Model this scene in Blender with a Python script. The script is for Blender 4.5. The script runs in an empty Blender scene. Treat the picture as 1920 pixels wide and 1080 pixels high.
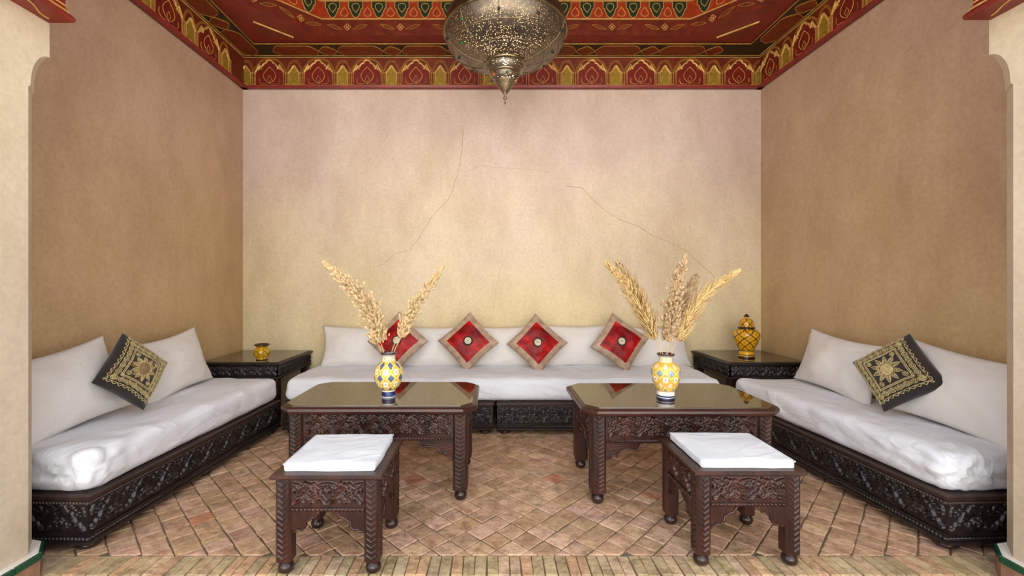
import bpy, math, random
import numpy as np
from mathutils import Vector, Matrix, noise

random.seed(7)
PI = math.pi
scene = bpy.context.scene
COL = scene.collection

# ------------------------------------------------------------------ camera, sky, light, exposure
FPX, VPX, VPY, CAMH = 820.0, 922.0, 533.0, 1.25        # focal length in pixels, vanishing point, eye height
cam_d = bpy.data.cameras.new('camera')
cam_d.sensor_width = 36.0
cam_d.lens = FPX / 1920 * 36.0
cam_d.shift_x = (960 - VPX) / 1920
cam_d.shift_y = -(540 - VPY) / 1920
cam_d.clip_start = 0.02
cam = bpy.data.objects.new('camera', cam_d)
cam.location = (0, 0, CAMH)
cam.rotation_euler = (PI / 2, 0, 0)
COL.objects.link(cam)
scene.camera = cam

world = bpy.data.worlds.new('world')
scene.world = world
world.use_nodes = True
bg = world.node_tree.nodes['Background']
bg.inputs[0].default_value = (0.88, 0.94, 1.0, 1)
bg.inputs[1].default_value = 0.8

sun_d = bpy.data.lights.new('sun', 'SUN')
sun_d.energy = 8.0
sun_d.angle = 0.01
sun_d.color = (1.0, 0.97, 0.93)
sun = bpy.data.objects.new('sun', sun_d)
sun.rotation_euler = (math.radians(-38), math.radians(8), 0)     # high, from behind the room: falls on the courtyard only
COL.objects.link(sun)

vs = scene.view_settings
vs.view_transform = 'Standard'
vs.look = 'None'
vs.exposure = 1.4
vs.gamma = 1.0
vs.use_curve_mapping = False

# ------------------------------------------------------------------ helpers
def lin(r, g, b):
    f = lambda c: (c / 255 / 12.92) if c / 255 <= 0.04045 else ((c / 255 + 0.055) / 1.055) ** 2.4
    return (f(r), f(g), f(b), 1.0)

MATS = {}
def mat(name, c1, c2=None, scale=6.0, rough=0.5, bump=0.0, bscale=60.0, metal=0.0, ior=1.5, coat=0.0,
        stretch=(1, 1, 1), attr=None, sheen=0.0, detail=5.0, spec=0.5, c3=None, bdetail=4.0, crease=0.0, nrough=0.62):
    m = bpy.data.materials.new(name); m.use_nodes = True
    nt = m.node_tree; N = nt.nodes; L = nt.links
    b = N['Principled BSDF']
    b.inputs['Roughness'].default_value = rough
    b.inputs['Metallic'].default_value = metal
    b.inputs['IOR'].default_value = ior
    b.inputs['Coat Weight'].default_value = coat
    b.inputs['Sheen Weight'].default_value = sheen
    b.inputs['Specular IOR Level'].default_value = spec
    tc = N.new('ShaderNodeTexCoord'); mp = N.new('ShaderNodeMapping')
    mp.inputs['Scale'].default_value = stretch
    L.new(tc.outputs['Object'], mp.inputs['Vector'])
    col = None
    if attr:
        a = N.new('ShaderNodeAttribute'); a.attribute_name = attr
        col = a.outputs['Color']
    if c2 is not None:
        nz = N.new('ShaderNodeTexNoise'); nz.inputs['Scale'].default_value = scale
        nz.inputs['Detail'].default_value = detail; nz.inputs['Roughness'].default_value = nrough
        L.new(mp.outputs[0], nz.inputs['Vector'])
        rp = N.new('ShaderNodeValToRGB')
        rp.color_ramp.elements[0].position = 0.34; rp.color_ramp.elements[1].position = 0.68
        rp.color_ramp.elements[0].color = c1; rp.color_ramp.elements[1].color = c2
        if c3 is not None:
            e = rp.color_ramp.elements.new(0.52); e.color = c3
        L.new(nz.outputs['Fac'], rp.inputs['Fac'])
        if col is not None:
            mx = N.new('ShaderNodeMix'); mx.data_type = 'RGBA'; mx.blend_type = 'MULTIPLY'
            mx.inputs['Factor'].default_value = 1.0
            L.new(col, mx.inputs[6]); L.new(rp.outputs[0], mx.inputs[7])
            col = mx.outputs[2]
        else:
            col = rp.outputs[0]
    if col is not None:
        L.new(col, b.inputs['Base Color'])
    else:
        b.inputs['Base Color'].default_value = c1
    if bump:
        n2 = N.new('ShaderNodeTexNoise'); n2.inputs['Scale'].default_value = bscale
        n2.inputs['Detail'].default_value = bdetail
        L.new(mp.outputs[0], n2.inputs['Vector'])
        bp = N.new('ShaderNodeBump'); bp.inputs['Strength'].default_value = bump
        bp.inputs['Distance'].default_value = 0.01
        L.new(n2.outputs['Fac'], bp.inputs['Height'])
        nrm = bp.outputs[0]
        if crease:                          # soft ridged folds of cloth
            n3 = N.new('ShaderNodeTexNoise'); n3.inputs['Scale'].default_value = 2.6; n3.inputs['Detail'].default_value = 2.0
            n3.inputs['Distortion'].default_value = 1.2
            m3 = N.new('ShaderNodeMapping'); m3.inputs['Scale'].default_value = (1.0, 1.6, 2.2); m3.inputs['Rotation'].default_value = (.3, .5, .6)
            L.new(tc.outputs['Object'], m3.inputs['Vector']); L.new(m3.outputs[0], n3.inputs['Vector'])
            s3 = N.new('ShaderNodeMath'); s3.operation = 'SUBTRACT'; s3.inputs[1].default_value = .5; L.new(n3.outputs['Fac'], s3.inputs[0])
            a3 = N.new('ShaderNodeMath'); a3.operation = 'ABSOLUTE'; L.new(s3.outputs[0], a3.inputs[0])
            p3 = N.new('ShaderNodeMapRange'); p3.interpolation_type = 'SMOOTHSTEP'
            p3.inputs[1].default_value = 0; p3.inputs[2].default_value = .09; p3.inputs[3].default_value = 1; p3.inputs[4].default_value = 0
            L.new(a3.outputs[0], p3.inputs[0])
            b3 = N.new('ShaderNodeBump'); b3.inputs['Strength'].default_value = crease*.5; b3.inputs['Distance'].default_value = .012
            L.new(p3.outputs[0], b3.inputs['Height']); L.new(nrm, b3.inputs['Normal'])
            nrm = b3.outputs[0]
        L.new(nrm, b.inputs['Normal'])
    MATS[name] = m
    return m

class MB:
    """collects geometry for one mesh"""
    def __init__(s): s.v = []; s.f = []
    def add(s, vs, fs, M=None):
        o = len(s.v)
        s.v += [tuple(M @ Vector(p)) if M is not None else tuple(p) for p in vs]
        s.f += [tuple(i + o for i in f) for f in fs]
        return s
    def box(s, x0, x1, y0, y1, z0, z1, M=None):
        v = [(x0,y0,z0),(x1,y0,z0),(x1,y1,z0),(x0,y1,z0),(x0,y0,z1),(x1,y0,z1),(x1,y1,z1),(x0,y1,z1)]
        return s.add(v, [(0,3,2,1),(4,5,6,7),(0,1,5,4),(1,2,6,5),(2,3,7,6),(3,0,4,7)], M)
    def layers(s, rings, M=None, cap=True):
        """stack of equal-length closed rings (counter-clockwise seen from the last one)"""
        n = len(rings[0]); v = [p for r in rings for p in r]; f = []
        for k in range(len(rings) - 1):
            for i in range(n):
                j = (i + 1) % n
                f.append((k*n+i, k*n+j, (k+1)*n+j, (k+1)*n+i))
        if cap:
            f.append(tuple(range(n - 1, -1, -1))); f.append(tuple((len(rings)-1)*n + i for i in range(n)))
        return s.add(v, f, M)
    def prism(s, poly, w0, w1, M=None):
        """polygon in (u, v), extruded along w"""
        return s.layers([[(p[0], p[1], w0) for p in poly], [(p[0], p[1], w1) for p in poly]], M)
    def lathe(s, prof, n=24, M=None):
        v = []; f = []
        for r, z in prof:
            for i in range(n):
                a = 2*PI*i/n
                v.append((r*math.cos(a), r*math.sin(a), z))
        for k in range(len(prof)-1):
            for i in range(n):
                j = (i+1) % n
                f.append((k*n+i, k*n+j, (k+1)*n+j, (k+1)*n+i))
        return s.add(v, f, M)
    def tube(s, pts, r, n=5, closed=False, M=None, flat=None):
        """round tube along points; r a number or a list"""
        pts = [Vector(p) for p in pts]; m = len(pts); v = []; f = []
        up = Vector(flat) if flat else None
        prev = None
        for i, p in enumerate(pts):
            a = pts[(i-1) % m] if (closed or i > 0) else p
            b = pts[(i+1) % m] if (closed or i < m-1) else p
            t = (b - a)
            t = t.normalized() if t.length > 1e-9 else Vector((0, 0, 1))
            if up is not None: nrm = up
            else:
                nrm = prev if prev is not None else (Vector((0,0,1)) if abs(t.z) < .9 else Vector((1,0,0)))
            side = t.cross(nrm)
            if side.length < 1e-6: side = t.cross(Vector((0.3, 0.5, 0.8)))
            side.normalize(); nn = side.cross(t).normalized(); prev = nn
            rr = r[i] if isinstance(r, (list, tuple)) else r
            for k in range(n):
                an = 2*PI*(k+.5)/n
                v.append(p + side*(rr*math.cos(an)) + nn*(rr*math.sin(an)))
        seg = m if closed else m-1
        for i in range(seg):
            j = (i+1) % m
            for k in range(n):
                l = (k+1) % n
                f.append((i*n+k, i*n+l, j*n+l, j*n+k))
        if not closed:
            f.append(tuple(range(n-1, -1, -1))); f.append(tuple((m-1)*n+k for k in range(n)))
        return s.add(v, f, M)
    def ball(s, c, rx, ry=None, rz=None, nu=10, nv=6, M=None):
        ry = rx if ry is None else ry; rz = rx if rz is None else rz
        v = [(c[0], c[1], c[2]-rz)]; f = []
        for k in range(1, nv):
            ph = -PI/2 + PI*k/nv
            for i in range(nu):
                a = 2*PI*i/nu
                v.append((c[0]+rx*math.cos(ph)*math.cos(a), c[1]+ry*math.cos(ph)*math.sin(a), c[2]+rz*math.sin(ph)))
        v.append((c[0], c[1], c[2]+rz)); top = len(v)-1
        for i in range(nu):
            j = (i+1) % nu
            f.append((0, 1+j, 1+i))
            for k in range(nv-2):
                f.append((1+k*nu+i, 1+k*nu+j, 1+(k+1)*nu+j, 1+(k+1)*nu+i))
            f.append((1+(nv-2)*nu+i, 1+(nv-2)*nu+j, top))
        return s.add(v, f, M)
    def mesh(s, name, m, smooth=False, colors=None):
        me = bpy.data.meshes.new(name)
        me.from_pydata(s.v, [], s.f)
        me.materials.append(m)
        if smooth:
            me.polygons.foreach_set('use_smooth', [True]*len(me.polygons))
            if smooth != 'all':
                try: me.set_sharp_from_angle(angle=math.radians(float(smooth) if smooth is not True else 40))
                except Exception: pass
        if colors is not None:
            at = me.color_attributes.new('Col', 'FLOAT_COLOR', 'POINT')
            at.data.foreach_set('color', np.asarray(colors, dtype=np.float32).ravel())
        me.update()
        return me
    def build(s, name, m, parent=None, smooth=False, M=None, colors=None):
        return inst(name, s.mesh(name, m, smooth, colors), parent, M)

def inst(name, me, parent=None, M=None):
    o = bpy.data.objects.new(name, me)
    COL.objects.link(o)
    if parent is not None: o.parent = parent
    if M is not None: o.matrix_basis = M
    return o

def tag(o, label=None, cat=None, group=None, kind=None):
    if label: o['label'] = label
    if cat: o['category'] = cat
    if group: o['group'] = group
    if kind: o['kind'] = kind
    return o

def empty(name, M, label=None, cat=None, group=None, kind=None):
    o = bpy.data.objects.new(name, None); COL.objects.link(o)
    o.empty_display_size = 0.1
    o.matrix_basis = M if isinstance(M, Matrix) else Matrix.Translation(M)
    return tag(o, label, cat, group, kind)

def T(x, y, z): return Matrix.Translation((x, y, z))
def RZ(a): return Matrix.Rotation(math.radians(a), 4, 'Z')
def RX(a): return Matrix.Rotation(math.radians(a), 4, 'X')
def RY(a): return Matrix.Rotation(math.radians(a), 4, 'Y')
def frame(o, u, v, w):
    u, v, w = Vector(u), Vector(v), Vector(w)
    return Matrix(((u.x, v.x, w.x, o[0]), (u.y, v.y, w.y, o[1]), (u.z, v.z, w.z, o[2]), (0, 0, 0, 1)))
def at(px, py, Y):
    """point at depth Y seen at a pixel of the photograph"""
    return Vector(((px - VPX) * Y / FPX, Y, CAMH - (py - VPY) * Y / FPX))

# ------------------------------------------------------------------ materials
def wall_mat(name, top, mid, low):
    m = bpy.data.materials.new(name); m.use_nodes = True
    nt = m.node_tree; N = nt.nodes; L = nt.links; b = N['Principled BSDF']
    b.inputs['Roughness'].default_value = 0.75
    b.inputs['Specular IOR Level'].default_value = 0.2
    geo = N.new('ShaderNodeNewGeometry')
    sep = N.new('ShaderNodeSeparateXYZ'); L.new(geo.outputs['Position'], sep.inputs[0])
    big = N.new('ShaderNodeTexNoise'); big.inputs['Scale'].default_value = 0.9; big.inputs['Detail'].default_value = 6
    big.inputs['Roughness'].default_value = 0.6
    L.new(geo.outputs['Position'], big.inputs['Vector'])
    # colour drifts from warm ochre low down to a greyer rose higher up, edges wandering with noise
    mr = N.new('ShaderNodeMapRange'); mr.inputs[1].default_value = 0.5; mr.inputs[2].default_value = 3.3
    L.new(sep.outputs['Z'], mr.inputs[0])
    ad = N.new('ShaderNodeMath'); ad.operation = 'MULTIPLY_ADD'; ad.inputs[1].default_value = 1.1
    L.new(big.outputs['Fac'], ad.inputs[0]); 
    sb = N.new('ShaderNodeMath'); sb.operation = 'SUBTRACT'; sb.inputs[1].default_value = 0.55
    L.new(mr.outputs[0], sb.inputs[0]); L.new(sb.outputs[0], ad.inputs[2])
    rp = N.new('ShaderNodeValToRGB')
    rp.color_ramp.elements[0].position = 0.12; rp.color_ramp.elements[0].color = low
    rp.color_ramp.elements[1].position = 0.85; rp.color_ramp.elements[1].color = top
    e = rp.color_ramp.elements.new(0.45); e.color = mid
    L.new(ad.outputs[0], rp.inputs['Fac'])
    # stains: vertical streaks and blotches
    mp = N.new('ShaderNodeMapping'); mp.inputs['Scale'].default_value = (1.5, 1.5, 0.8)
    L.new(geo.outputs['Position'], mp.inputs['Vector'])
    st = N.new('ShaderNodeTexNoise'); st.inputs['Scale'].default_value = 1.3; st.inputs['Detail'].default_value = 7
    st.inputs['Roughness'].default_value = 0.68
    L.new(mp.outputs[0], st.inputs['Vector'])
    r2 = N.new('ShaderNodeValToRGB')
    r2.color_ramp.elements[0].position = 0.30; r2.color_ramp.elements[0].color = (0.82, 0.77, 0.71, 1)
    r2.color_ramp.elements[1].position = 0.62; r2.color_ramp.elements[1].color = (1.04, 1.03, 1.02, 1)
    L.new(st.outputs['Fac'], r2.inputs['Fac'])
    mx = N.new('ShaderNodeMix'); mx.data_type = 'RGBA'; mx.blend_type = 'MULTIPLY'; mx.inputs['Factor'].default_value = 1
    L.new(rp.outputs[0], mx.inputs[6]); L.new(r2.outputs[0], mx.inputs[7])
    fi = N.new('ShaderNodeTexNoise'); fi.inputs['Scale'].default_value = 34; fi.inputs['Detail'].default_value = 8
    fi.inputs['Roughness'].default_value = 0.75
    L.new(geo.outputs['Position'], fi.inputs['Vector'])
    r3 = N.new('ShaderNodeValToRGB')
    r3.color_ramp.elements[0].position = 0.25; r3.color_ramp.elements[0].color = (0.78, 0.76, 0.74, 1)
    r3.color_ramp.elements[1].position = 0.6; r3.color_ramp.elements[1].color = (1.03, 1.03, 1.03, 1)
    L.new(fi.outputs['Fac'], r3.inputs['Fac'])
    m2 = N.new('ShaderNodeMix'); m2.data_type = 'RGBA'; m2.blend_type = 'MULTIPLY'; m2.inputs['Factor'].default_value = 0.8
    L.new(mx.outputs[2], m2.inputs[6]); L.new(r3.outputs[0], m2.inputs[7])
    L.new(m2.outputs[2], b.inputs['Base Color'])
    bp = N.new('ShaderNodeBump'); bp.inputs['Strength'].default_value = 0.28; bp.inputs['Distance'].default_value = 0.01
    b2 = N.new('ShaderNodeTexNoise'); b2.inputs['Scale'].default_value = 14; b2.inputs['Detail'].default_value = 8
    L.new(geo.outputs['Position'], b2.inputs['Vector'])
    L.new(b2.outputs['Fac'], bp.inputs['Height']); L.new(bp.outputs[0], b.inputs['Normal'])
    return m

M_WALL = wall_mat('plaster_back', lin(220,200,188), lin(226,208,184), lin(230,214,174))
M_SIDE_SHADED = wall_mat('plaster_side_shaded', lin(200,170,146), lin(198,168,136), lin(200,172,128))  # same plaster, its colour darkened to stand for the oblique light here
M_PIER = wall_mat('plaster_pier', lin(214,198,170), lin(212,196,172), lin(210,195,174))
M_CRACK = mat('plaster_crack', lin(160,140,108), lin(184,162,128), scale=30, rough=0.9)
M_WOOD = mat('carved_wood', lin(36,20,17), lin(74,38,28), scale=5, rough=0.30, bump=0.25, bscale=40, stretch=(3,3,.6), spec=0.55)
M_RED_WOOD = mat('red_brown_wood', lin(34,18,15), lin(70,34,25), scale=4, rough=0.28, bump=0.2, bscale=40, stretch=(.6,3,3))
M_BLACK_WOOD = mat('black_brown_wood', lin(24,19,19), lin(48,38,37), scale=6, rough=0.30, bump=0.2, bscale=40, stretch=(.7,3,3))
M_RAIL = mat('rail_wood', lin(44,31,28), lin(70,50,43), scale=5, rough=0.4, bump=0.15, bscale=50, stretch=(.5,4,4))
M_FOOT = mat('turned_wood', lin(42,28,26), lin(60,40,36), scale=8, rough=0.2)
M_GLASS = mat('table_glass', lin(60,46,24), lin(72,54,30), scale=3, rough=0.02, ior=2.5)
M_SHEET = mat('white_sheet', lin(224,225,232), lin(234,235,241), scale=3, rough=0.9, bump=0.3, bscale=26, spec=0.15, sheen=0.1, crease=0.35)
M_PILLOW = mat('white_pillow', lin(222,215,208), lin(232,227,223), scale=3, rough=0.9, bump=0.25, bscale=22, spec=0.15, sheen=0.1, crease=0.22)
M_SEAT = mat('seat_cotton', lin(224,227,234), lin(232,234,240), scale=4, rough=0.9, bump=0.2, bscale=24, spec=0.15, crease=0.35)
M_RED = mat('red_satin', lin(98,3,7), lin(222,24,12), scale=6, rough=0.4, spec=0.25, bump=0.5, bscale=9, stretch=(1,1,1.8), c3=lin(150,8,10))  # dark-to-bright mottling puts the satin's shimmer into the colour
M_TAN = mat('tan_satin', lin(146,118,98), lin(196,168,142), scale=12, rough=0.38, bump=0.35, bscale=26)
M_CREAM = mat('cream_thread', lin(206,194,164), lin(230,222,198), scale=60, rough=0.7, bump=0.4, bscale=200)
M_BLACKF = mat('black_velvet', lin(24,18,16), lin(46,32,27), scale=8, rough=0.85, sheen=0.4)
M_GOLDT = mat('gold_thread', lin(168,146,92), lin(216,198,146), scale=60, rough=0.55, bump=0.4, bscale=200)
M_TANT = mat('tan_thread', lin(122,98,66), lin(162,134,92), scale=50, rough=0.65, bump=0.6, bscale=160)
M_RUSTT = mat('rust_thread', lin(104,60,38), lin(150,104,52), scale=40, rough=0.7, bump=0.5, bscale=160)
M_GLAZE = mat('painted_glaze', lin(255,255,255), attr='Col', rough=0.12, coat=0.3)
M_BRICK = mat('terracotta_brick', (0.50,0.44,0.38,1), (1.32,1.30,1.28,1), scale=13, nrough=0.78, rough=0.7, bump=0.75, bscale=34, attr='Col', bdetail=8, detail=9,
              c3=(1.02,0.99,0.96,1), spec=0.3)
M_GROUT = mat('grout', lin(96,82,66), lin(130,114,95), scale=30, rough=0.95, bump=0.6, bscale=70)
M_COURT = mat('courtyard_paving', lin(200,192,182), lin(214,208,198), scale=4, rough=0.9)
M_BOUNCE_WALL = mat('bounce_wall_white', lin(222,220,216), lin(232,230,227), scale=3, rough=0.9)
M_CEIL_RED = mat('painted_red_board', lin(104,26,18), lin(134,38,22), scale=5, rough=0.42, bump=0.1, bscale=60)
M_CEIL_DARK = mat('painted_dark_board', lin(34,30,20), lin(54,40,24), scale=6, rough=0.45)
M_CEIL_BROWN = mat('painted_brown_board', lin(92,30,16), lin(128,48,22), scale=16, rough=0.45)
M_MOULD_RED = mat('crimson_moulding', lin(122,22,24), lin(150,34,34), scale=8, rough=0.4)
M_ORANGE = mat('painted_orange', lin(150,44,18), lin(186,70,26), scale=20, rough=0.45)
M_GREEN = mat('painted_green', lin(24,46,28), lin(48,66,40), scale=18, rough=0.45)
M_CART = mat('painted_cartouche', lin(96,36,16), lin(138,56,22), scale=26, rough=0.45)
M_GILD = mat('gilding', lin(214,160,74), lin(240,202,124), scale=30, rough=0.45, metal=0.25)
M_GILD2 = mat('dull_gilding', lin(150,98,34), lin(190,136,56), scale=30, rough=0.5)
M_MUSTARD = mat('mustard_paint', lin(128,100,24), lin(170,136,40), scale=30, rough=0.5)
M_BRASS = mat('aged_brass', lin(112,96,74), lin(150,132,104), scale=40, rough=0.34, metal=0.9, bump=0.4, bscale=140)
M_RIM = mat('brass_rim', lin(120,104,78), lin(160,142,108), scale=20, rough=0.3, metal=0.95)
M_TILE = mat('green_glaze', lin(12,62,44), lin(24,88,62), scale=12, rough=0.15)
M_WHITE_EDGE = mat('lime_top', lin(222,214,202), lin(236,230,220), scale=12, rough=0.8)
M_PLINTH = mat('plinth_clay', lin(140,104,80), lin(172,132,104), scale=14, rough=0.75, bump=0.4, bscale=40)
M_PLUME = mat('plume_straw', lin(192,160,116), lin(222,196,152), scale=40, rough=0.9)
M_PLUME_G = mat('plume_golden', lin(214,178,116), lin(238,210,154), scale=40, rough=0.9)
M_PLUME_D = mat('plume_dusty', lin(170,140,104), lin(204,176,136), scale=40, rough=0.9)
M_STEM = mat('reed_stem', lin(196,158,98), lin(224,192,136), scale=20, rough=0.6, stretch=(4,4,.5))
# ------------------------------------------------------------------ the room
XL, XR, YB, YF = -2.56, 2.77, 4.50, 1.90
ZW, ZC = 3.25, 3.60                    # top of plaster, underside of the painted soffit

def struct(name, mb, m, smooth=False): return tag(mb.build(name, m, None, smooth), kind='structure')

wall_back = struct('wall_back', MB().box(XL-.15, XR+.15, YB, YB+.15, -.1, ZC+.05), M_WALL)
wall_left = struct('wall_left', MB().box(XL-.15, XL, YF, YB, -.1, ZC+.05), M_SIDE_SHADED)
wall_right = struct('wall_right', MB().box(XR, XR+.15, YF, YB, -.1, ZC+.05), M_SIDE_SHADED)

# hairline cracks in the plaster (pixel paths read on the wall's own plane)
def crack(pts, r, wall):
    P = [at(px, py, YB) for px, py in pts]
    Q = []
    for a, b in zip(P, P[1:]):
        n = max(2, int((b-a).length/.03))
        for i in range(n):
            p = a.lerp(b, i/n)
            k = noise.noise(p*9)*.014 if i else 0
            Q.append((p.x + k, YB-.0004, p.z + noise.noise(p*11+Vector((5,1,2)))*.012))
    Q.append((P[-1].x, YB-.0004, P[-1].z))
    n = len(Q)
    rr = [r*(0.45+0.7*abs(noise.noise(Vector((i*.31, r*900, 1))))) for i in range(n)]
    MB().tube(Q, rr, 4).build('plaster_crack', M_CRACK, wall)
crack([(868,240),(866,280),(858,330),(842,372),(812,404),(790,440),(770,468),(738,476),(722,496),(700,500)], .0045, wall_back)
crack([(1060,348),(1092,352),(1108,370),(1130,392),(1160,412),(1196,424),(1222,442),(1250,452),(1290,474),(1318,500),(1340,520)], .0042, wall_back)
crack([(870,325),(900,310),(940,314),(990,318),(1030,322)], .0025, wall_back)
crack([(950,470),(946,490),(936,510),(930,540),(926,580)], .0025, wall_back)

# front piers with corbels and tiled plinths
def pier(side, X, Y1, name):
    s = side                             # +1: opening lies towards +X
    def ring(z, e, c):
        P = [(X, 1.20, z), (X, Y1+e+.09-c, z), (X - s*c*.89, Y1+e+.09, z), (X - s*.75, Y1+e+.09, z), (X - s*.75, 1.20, z)]
        return P if s < 0 else P[::-1]
    rings = [ring(-.05, 0, .09), ring(2.085, 0, .09), ring(2.088, 0, .083), ring(2.10, 0, .080)]
    for k in range(1, 15):               # the chamfer runs out in a hollow stop
        a = PI/2*k/14
        rings.append(ring(2.10+.15*math.sin(a), 0, max(.0015, .080*math.cos(a))))
    rings.append(ring(3.6, 0, .0015))
    o = struct(name, MB().layers(rings), M_PIER)
    # plinth
    h = .112
    def pr(off, z):
        P = [(X + s*off, 1.20, z), (X + s*off, Y1+off*.4, z), (X - s*.08 + s*off, Y1+.09+off*.4, z), (X - s*.2, Y1+.09+off*.4+.03, z), (X - s*.2, 1.20, z)]
        return P if s < 0 else P[::-1]
    b = struct('baseboard_' + ('left' if s > 0 else 'right'), MB().layers([pr(.035, -.02), pr(.035, h-.03), pr(.03, h-.03)]), M_PLINTH)
    top = MB().layers([pr(.033, h-.029), pr(.033, h-.004), pr(.026, h)]).build('plinth_top', M_WHITE_EDGE, b)
    # green glazed edge tiles
    tm = MB().layers([[(0,-.004,0),(.098,-.004,0),(.098,.006,0),(0,.006,0)], [(0,-.004,.024),(.098,-.004,.024),(.098,.006,.024),(0,.006,.024)],
                      [(.002,-.002,.027),(.096,-.002,.027),(.096,.006,.027),(.002,.006,.027)]]).mesh('tile', M_TILE)
    def place_tile(ax, ay, bx, by, t0, sc=1.0):
        d = Vector((bx-ax, by-ay, 0)).normalized()
        nrm = Vector((s*1.0, 0, 0))
        v = Vector((-d.y, d.x, 0))
        if v.dot(Vector((s, 0.4, 0))) > 0: pass
        else: v = -v
        w = Vector((0, 0, 1))
        o_ = Vector((ax, ay, h-.028)) + d*t0 
        M = Matrix(((d.x*sc, -v.x, 0, o_.x + v.x*.001), (d.y*sc, -v.y, 0, o_.y + v.y*.001), (0, 0, 1, o_.z), (0, 0, 0, 1)))
        inst('tile', tm, b, M)
    fx, y1 = X + s*.035, Y1 + .014
    for k in range(6): place_tile(fx, y1, fx, 1.2, .001 + k*.101)
    place_tile(fx, y1, fx - s*.08, y1+.09, .002, 1.18)
    return o
pier(+1, -1.95, 1.84, 'wall_front_left')
pier(-1, 2.17, 1.82, 'wall_front_right')

# painted cornice on the piers, running out towards the courtyard
def pier_cornice(s, X, Y1, name):
    def prof(y): 
        P = [(0, 2.40), (.115, 2.40), (.122, 2.412), (.108, 2.428), (.086, 2.436), (.086, 2.455), (.074, 2.458), (.074, 3.0), (0, 3.0)]
        R = [(X + s*a, y, z) for a, z in P]
        return R
    A, B = prof(1.2), prof(Y1)
    o = struct(name, MB().layers([A, B] if s > 0 else [B, A]), M_CEIL_RED)
    for z, r in ((2.446, .004), (2.475, .003)):
        MB().tube([(X+s*(.088 if z < 2.46 else .075), 1.2, z), (X+s*(.088 if z < 2.46 else .075), Y1, z)], r, 5).build('gilt_line', M_GILD, o)
    # scroll painted on the underside and figured panels above
    pts = [(X+s*(.055+.022*math.sin(k*.55)), 1.25+k*.02, 2.3985) for k in range(int((Y1-1.27)/.02)+1)]
    MB().tube(pts, .003, 4).build('gilt_scroll', M_GILD, o)
    for k in range(5):
        y = Y1-.02-k*.14
        MB().box(X+s*.074-.003, X+s*.074+.003, y-.1, y, 2.50, 2.62).build('painted_panel', M_MUSTARD if k % 2 == 0 else M_GREEN, o)
    return o
pier_cornice(+1, -1.95, 1.925, 'trim_4')
pier_cornice(-1, 2.17, 1.905, 'trim_5')

# ------------------------------------------------------------------ floor: terracotta laid on the diagonal, soldier course at the threshold
floor = tag(MB().box(XL-.15, XR+.15, 1.2, YB+.15, -.12, -.006).build('floor', M_GROUT), kind='structure')
court = tag(MB().box(-9, 9, -12, 1.2, -.12, -.004).build('floor_courtyard', M_COURT), kind='structure')

tag(MB().box(-5, 5, -7.2, -7.0, -.1, 5.2).build('wall_courtyard_bounce', M_BOUNCE_WALL), kind='structure')  # unseen opposite wall, added to throw sunlight back into the room
def clip(poly, a, b, c):
    """keep a*x+b*y >= c"""
    out = []
    for i, p in enumerate(poly):
        q = poly[(i+1) % len(poly)]
        dp, dq = a*p[0]+b*p[1]-c, a*q[0]+b*q[1]-c
        if dp >= 0: out.append(p)
        if (dp >= 0) != (dq >= 0):
            t = dp/(dp-dq); out.append((p[0]+(q[0]-p[0])*t, p[1]+(q[1]-p[1])*t))
    return out
def area(P): return .5*sum(P[i][0]*P[(i+1)%len(P)][1]-P[(i+1)%len(P)][0]*P[i][1] for i in range(len(P)))
YS = 2.018                                # joint between the field and the threshold course
bricks = []                               # (polygon, colour)
rb = random.Random(3)
FIELD = [lin(190,158,128), lin(196,162,132), lin(182,150,118), lin(202,172,142), lin(190,156,128), lin(182,152,120), lin(200,166,142), lin(194,164,130)]
EDGE = [lin(190,168,130), lin(182,164,128), lin(196,162,126), lin(190,172,138), lin(198,174,142), lin(178,160,124)]
def jit(c, r): 
    k = 1 + rb.uniform(-r, r)
    return (c[0]*k*1.02, c[1]*k*.985*(1+rb.uniform(-.025,.025)), c[2]*k*(1+rb.uniform(-.05,.05)), 1)
W = .108
c45 = math.sqrt(.5)
XM, K = .10, 6                            # square tiles down the middle, brick lengths running outwards on either side
def lay(a0, a1, b0, b1):
    g = .0028; P = []
    for a, b in ((a0+g,b0+g),(a1-g,b0+g),(a1-g,b1-g),(a0+g,b1-g)):
        a += rb.uniform(-.003,.003); b += rb.uniform(-.003,.003)
        P.append((XM+c45*(a-b), c45*(a+b)))
    cx, cy = sum(p[0] for p in P)/4, sum(p[1] for p in P)/4
    if cy < 1.9 or cy > 4.6 or cx < XL-.1 or cx > XR+.1: return
    P = clip(P, 0, 1, YS+.003)
    if len(P) >= 3: P = clip(P, 1, 0, XL+.002)
    if len(P) >= 3: P = clip(P, -1, 0, -(XR-.002))
    if len(P) >= 3: P = clip(P, 0, -1, -(YB-.002))
    if len(P) < 3 or area(P) < .0008: return
    col = jit(rb.choice(FIELD), .10)
    if rb.random() < .02: col = lin(194,136,104)
    bricks.append((P, col))
for i in range(-30, 62):
    for j in range(i-K, i+K+1): lay(i*W, (i+1)*W, j*W, (j+1)*W)
    for side in (0, 1):
        t = (i+K+1)*W
        while t < (i+K+1)*W + 4.2:
            ln = rb.choice([.108, .108, .074, .074, .09, .13])
            if side == 0: lay(i*W, (i+1)*W, t, t+ln)
            else: lay(t, t+ln, i*W, (i+1)*W)
            t += ln
x = XL - .1
while x < XR + .1:
    w = rb.uniform(.044, .055)
    sk = rb.uniform(-.003,.003)
    for y0, y1 in ((1.876, YS-.002), (1.728, 1.871)):
        bricks.append(([(x+.0018+sk, y0+rb.uniform(0,.005)), (x+w-.0018+sk, y0+rb.uniform(0,.005)), (x+w-.0018, y1), (x+.0018, y1)], jit(rb.choice(EDGE), .1)))
    x += w
bricks = [b for b in bricks if area(b[0]) > 0]

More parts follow.
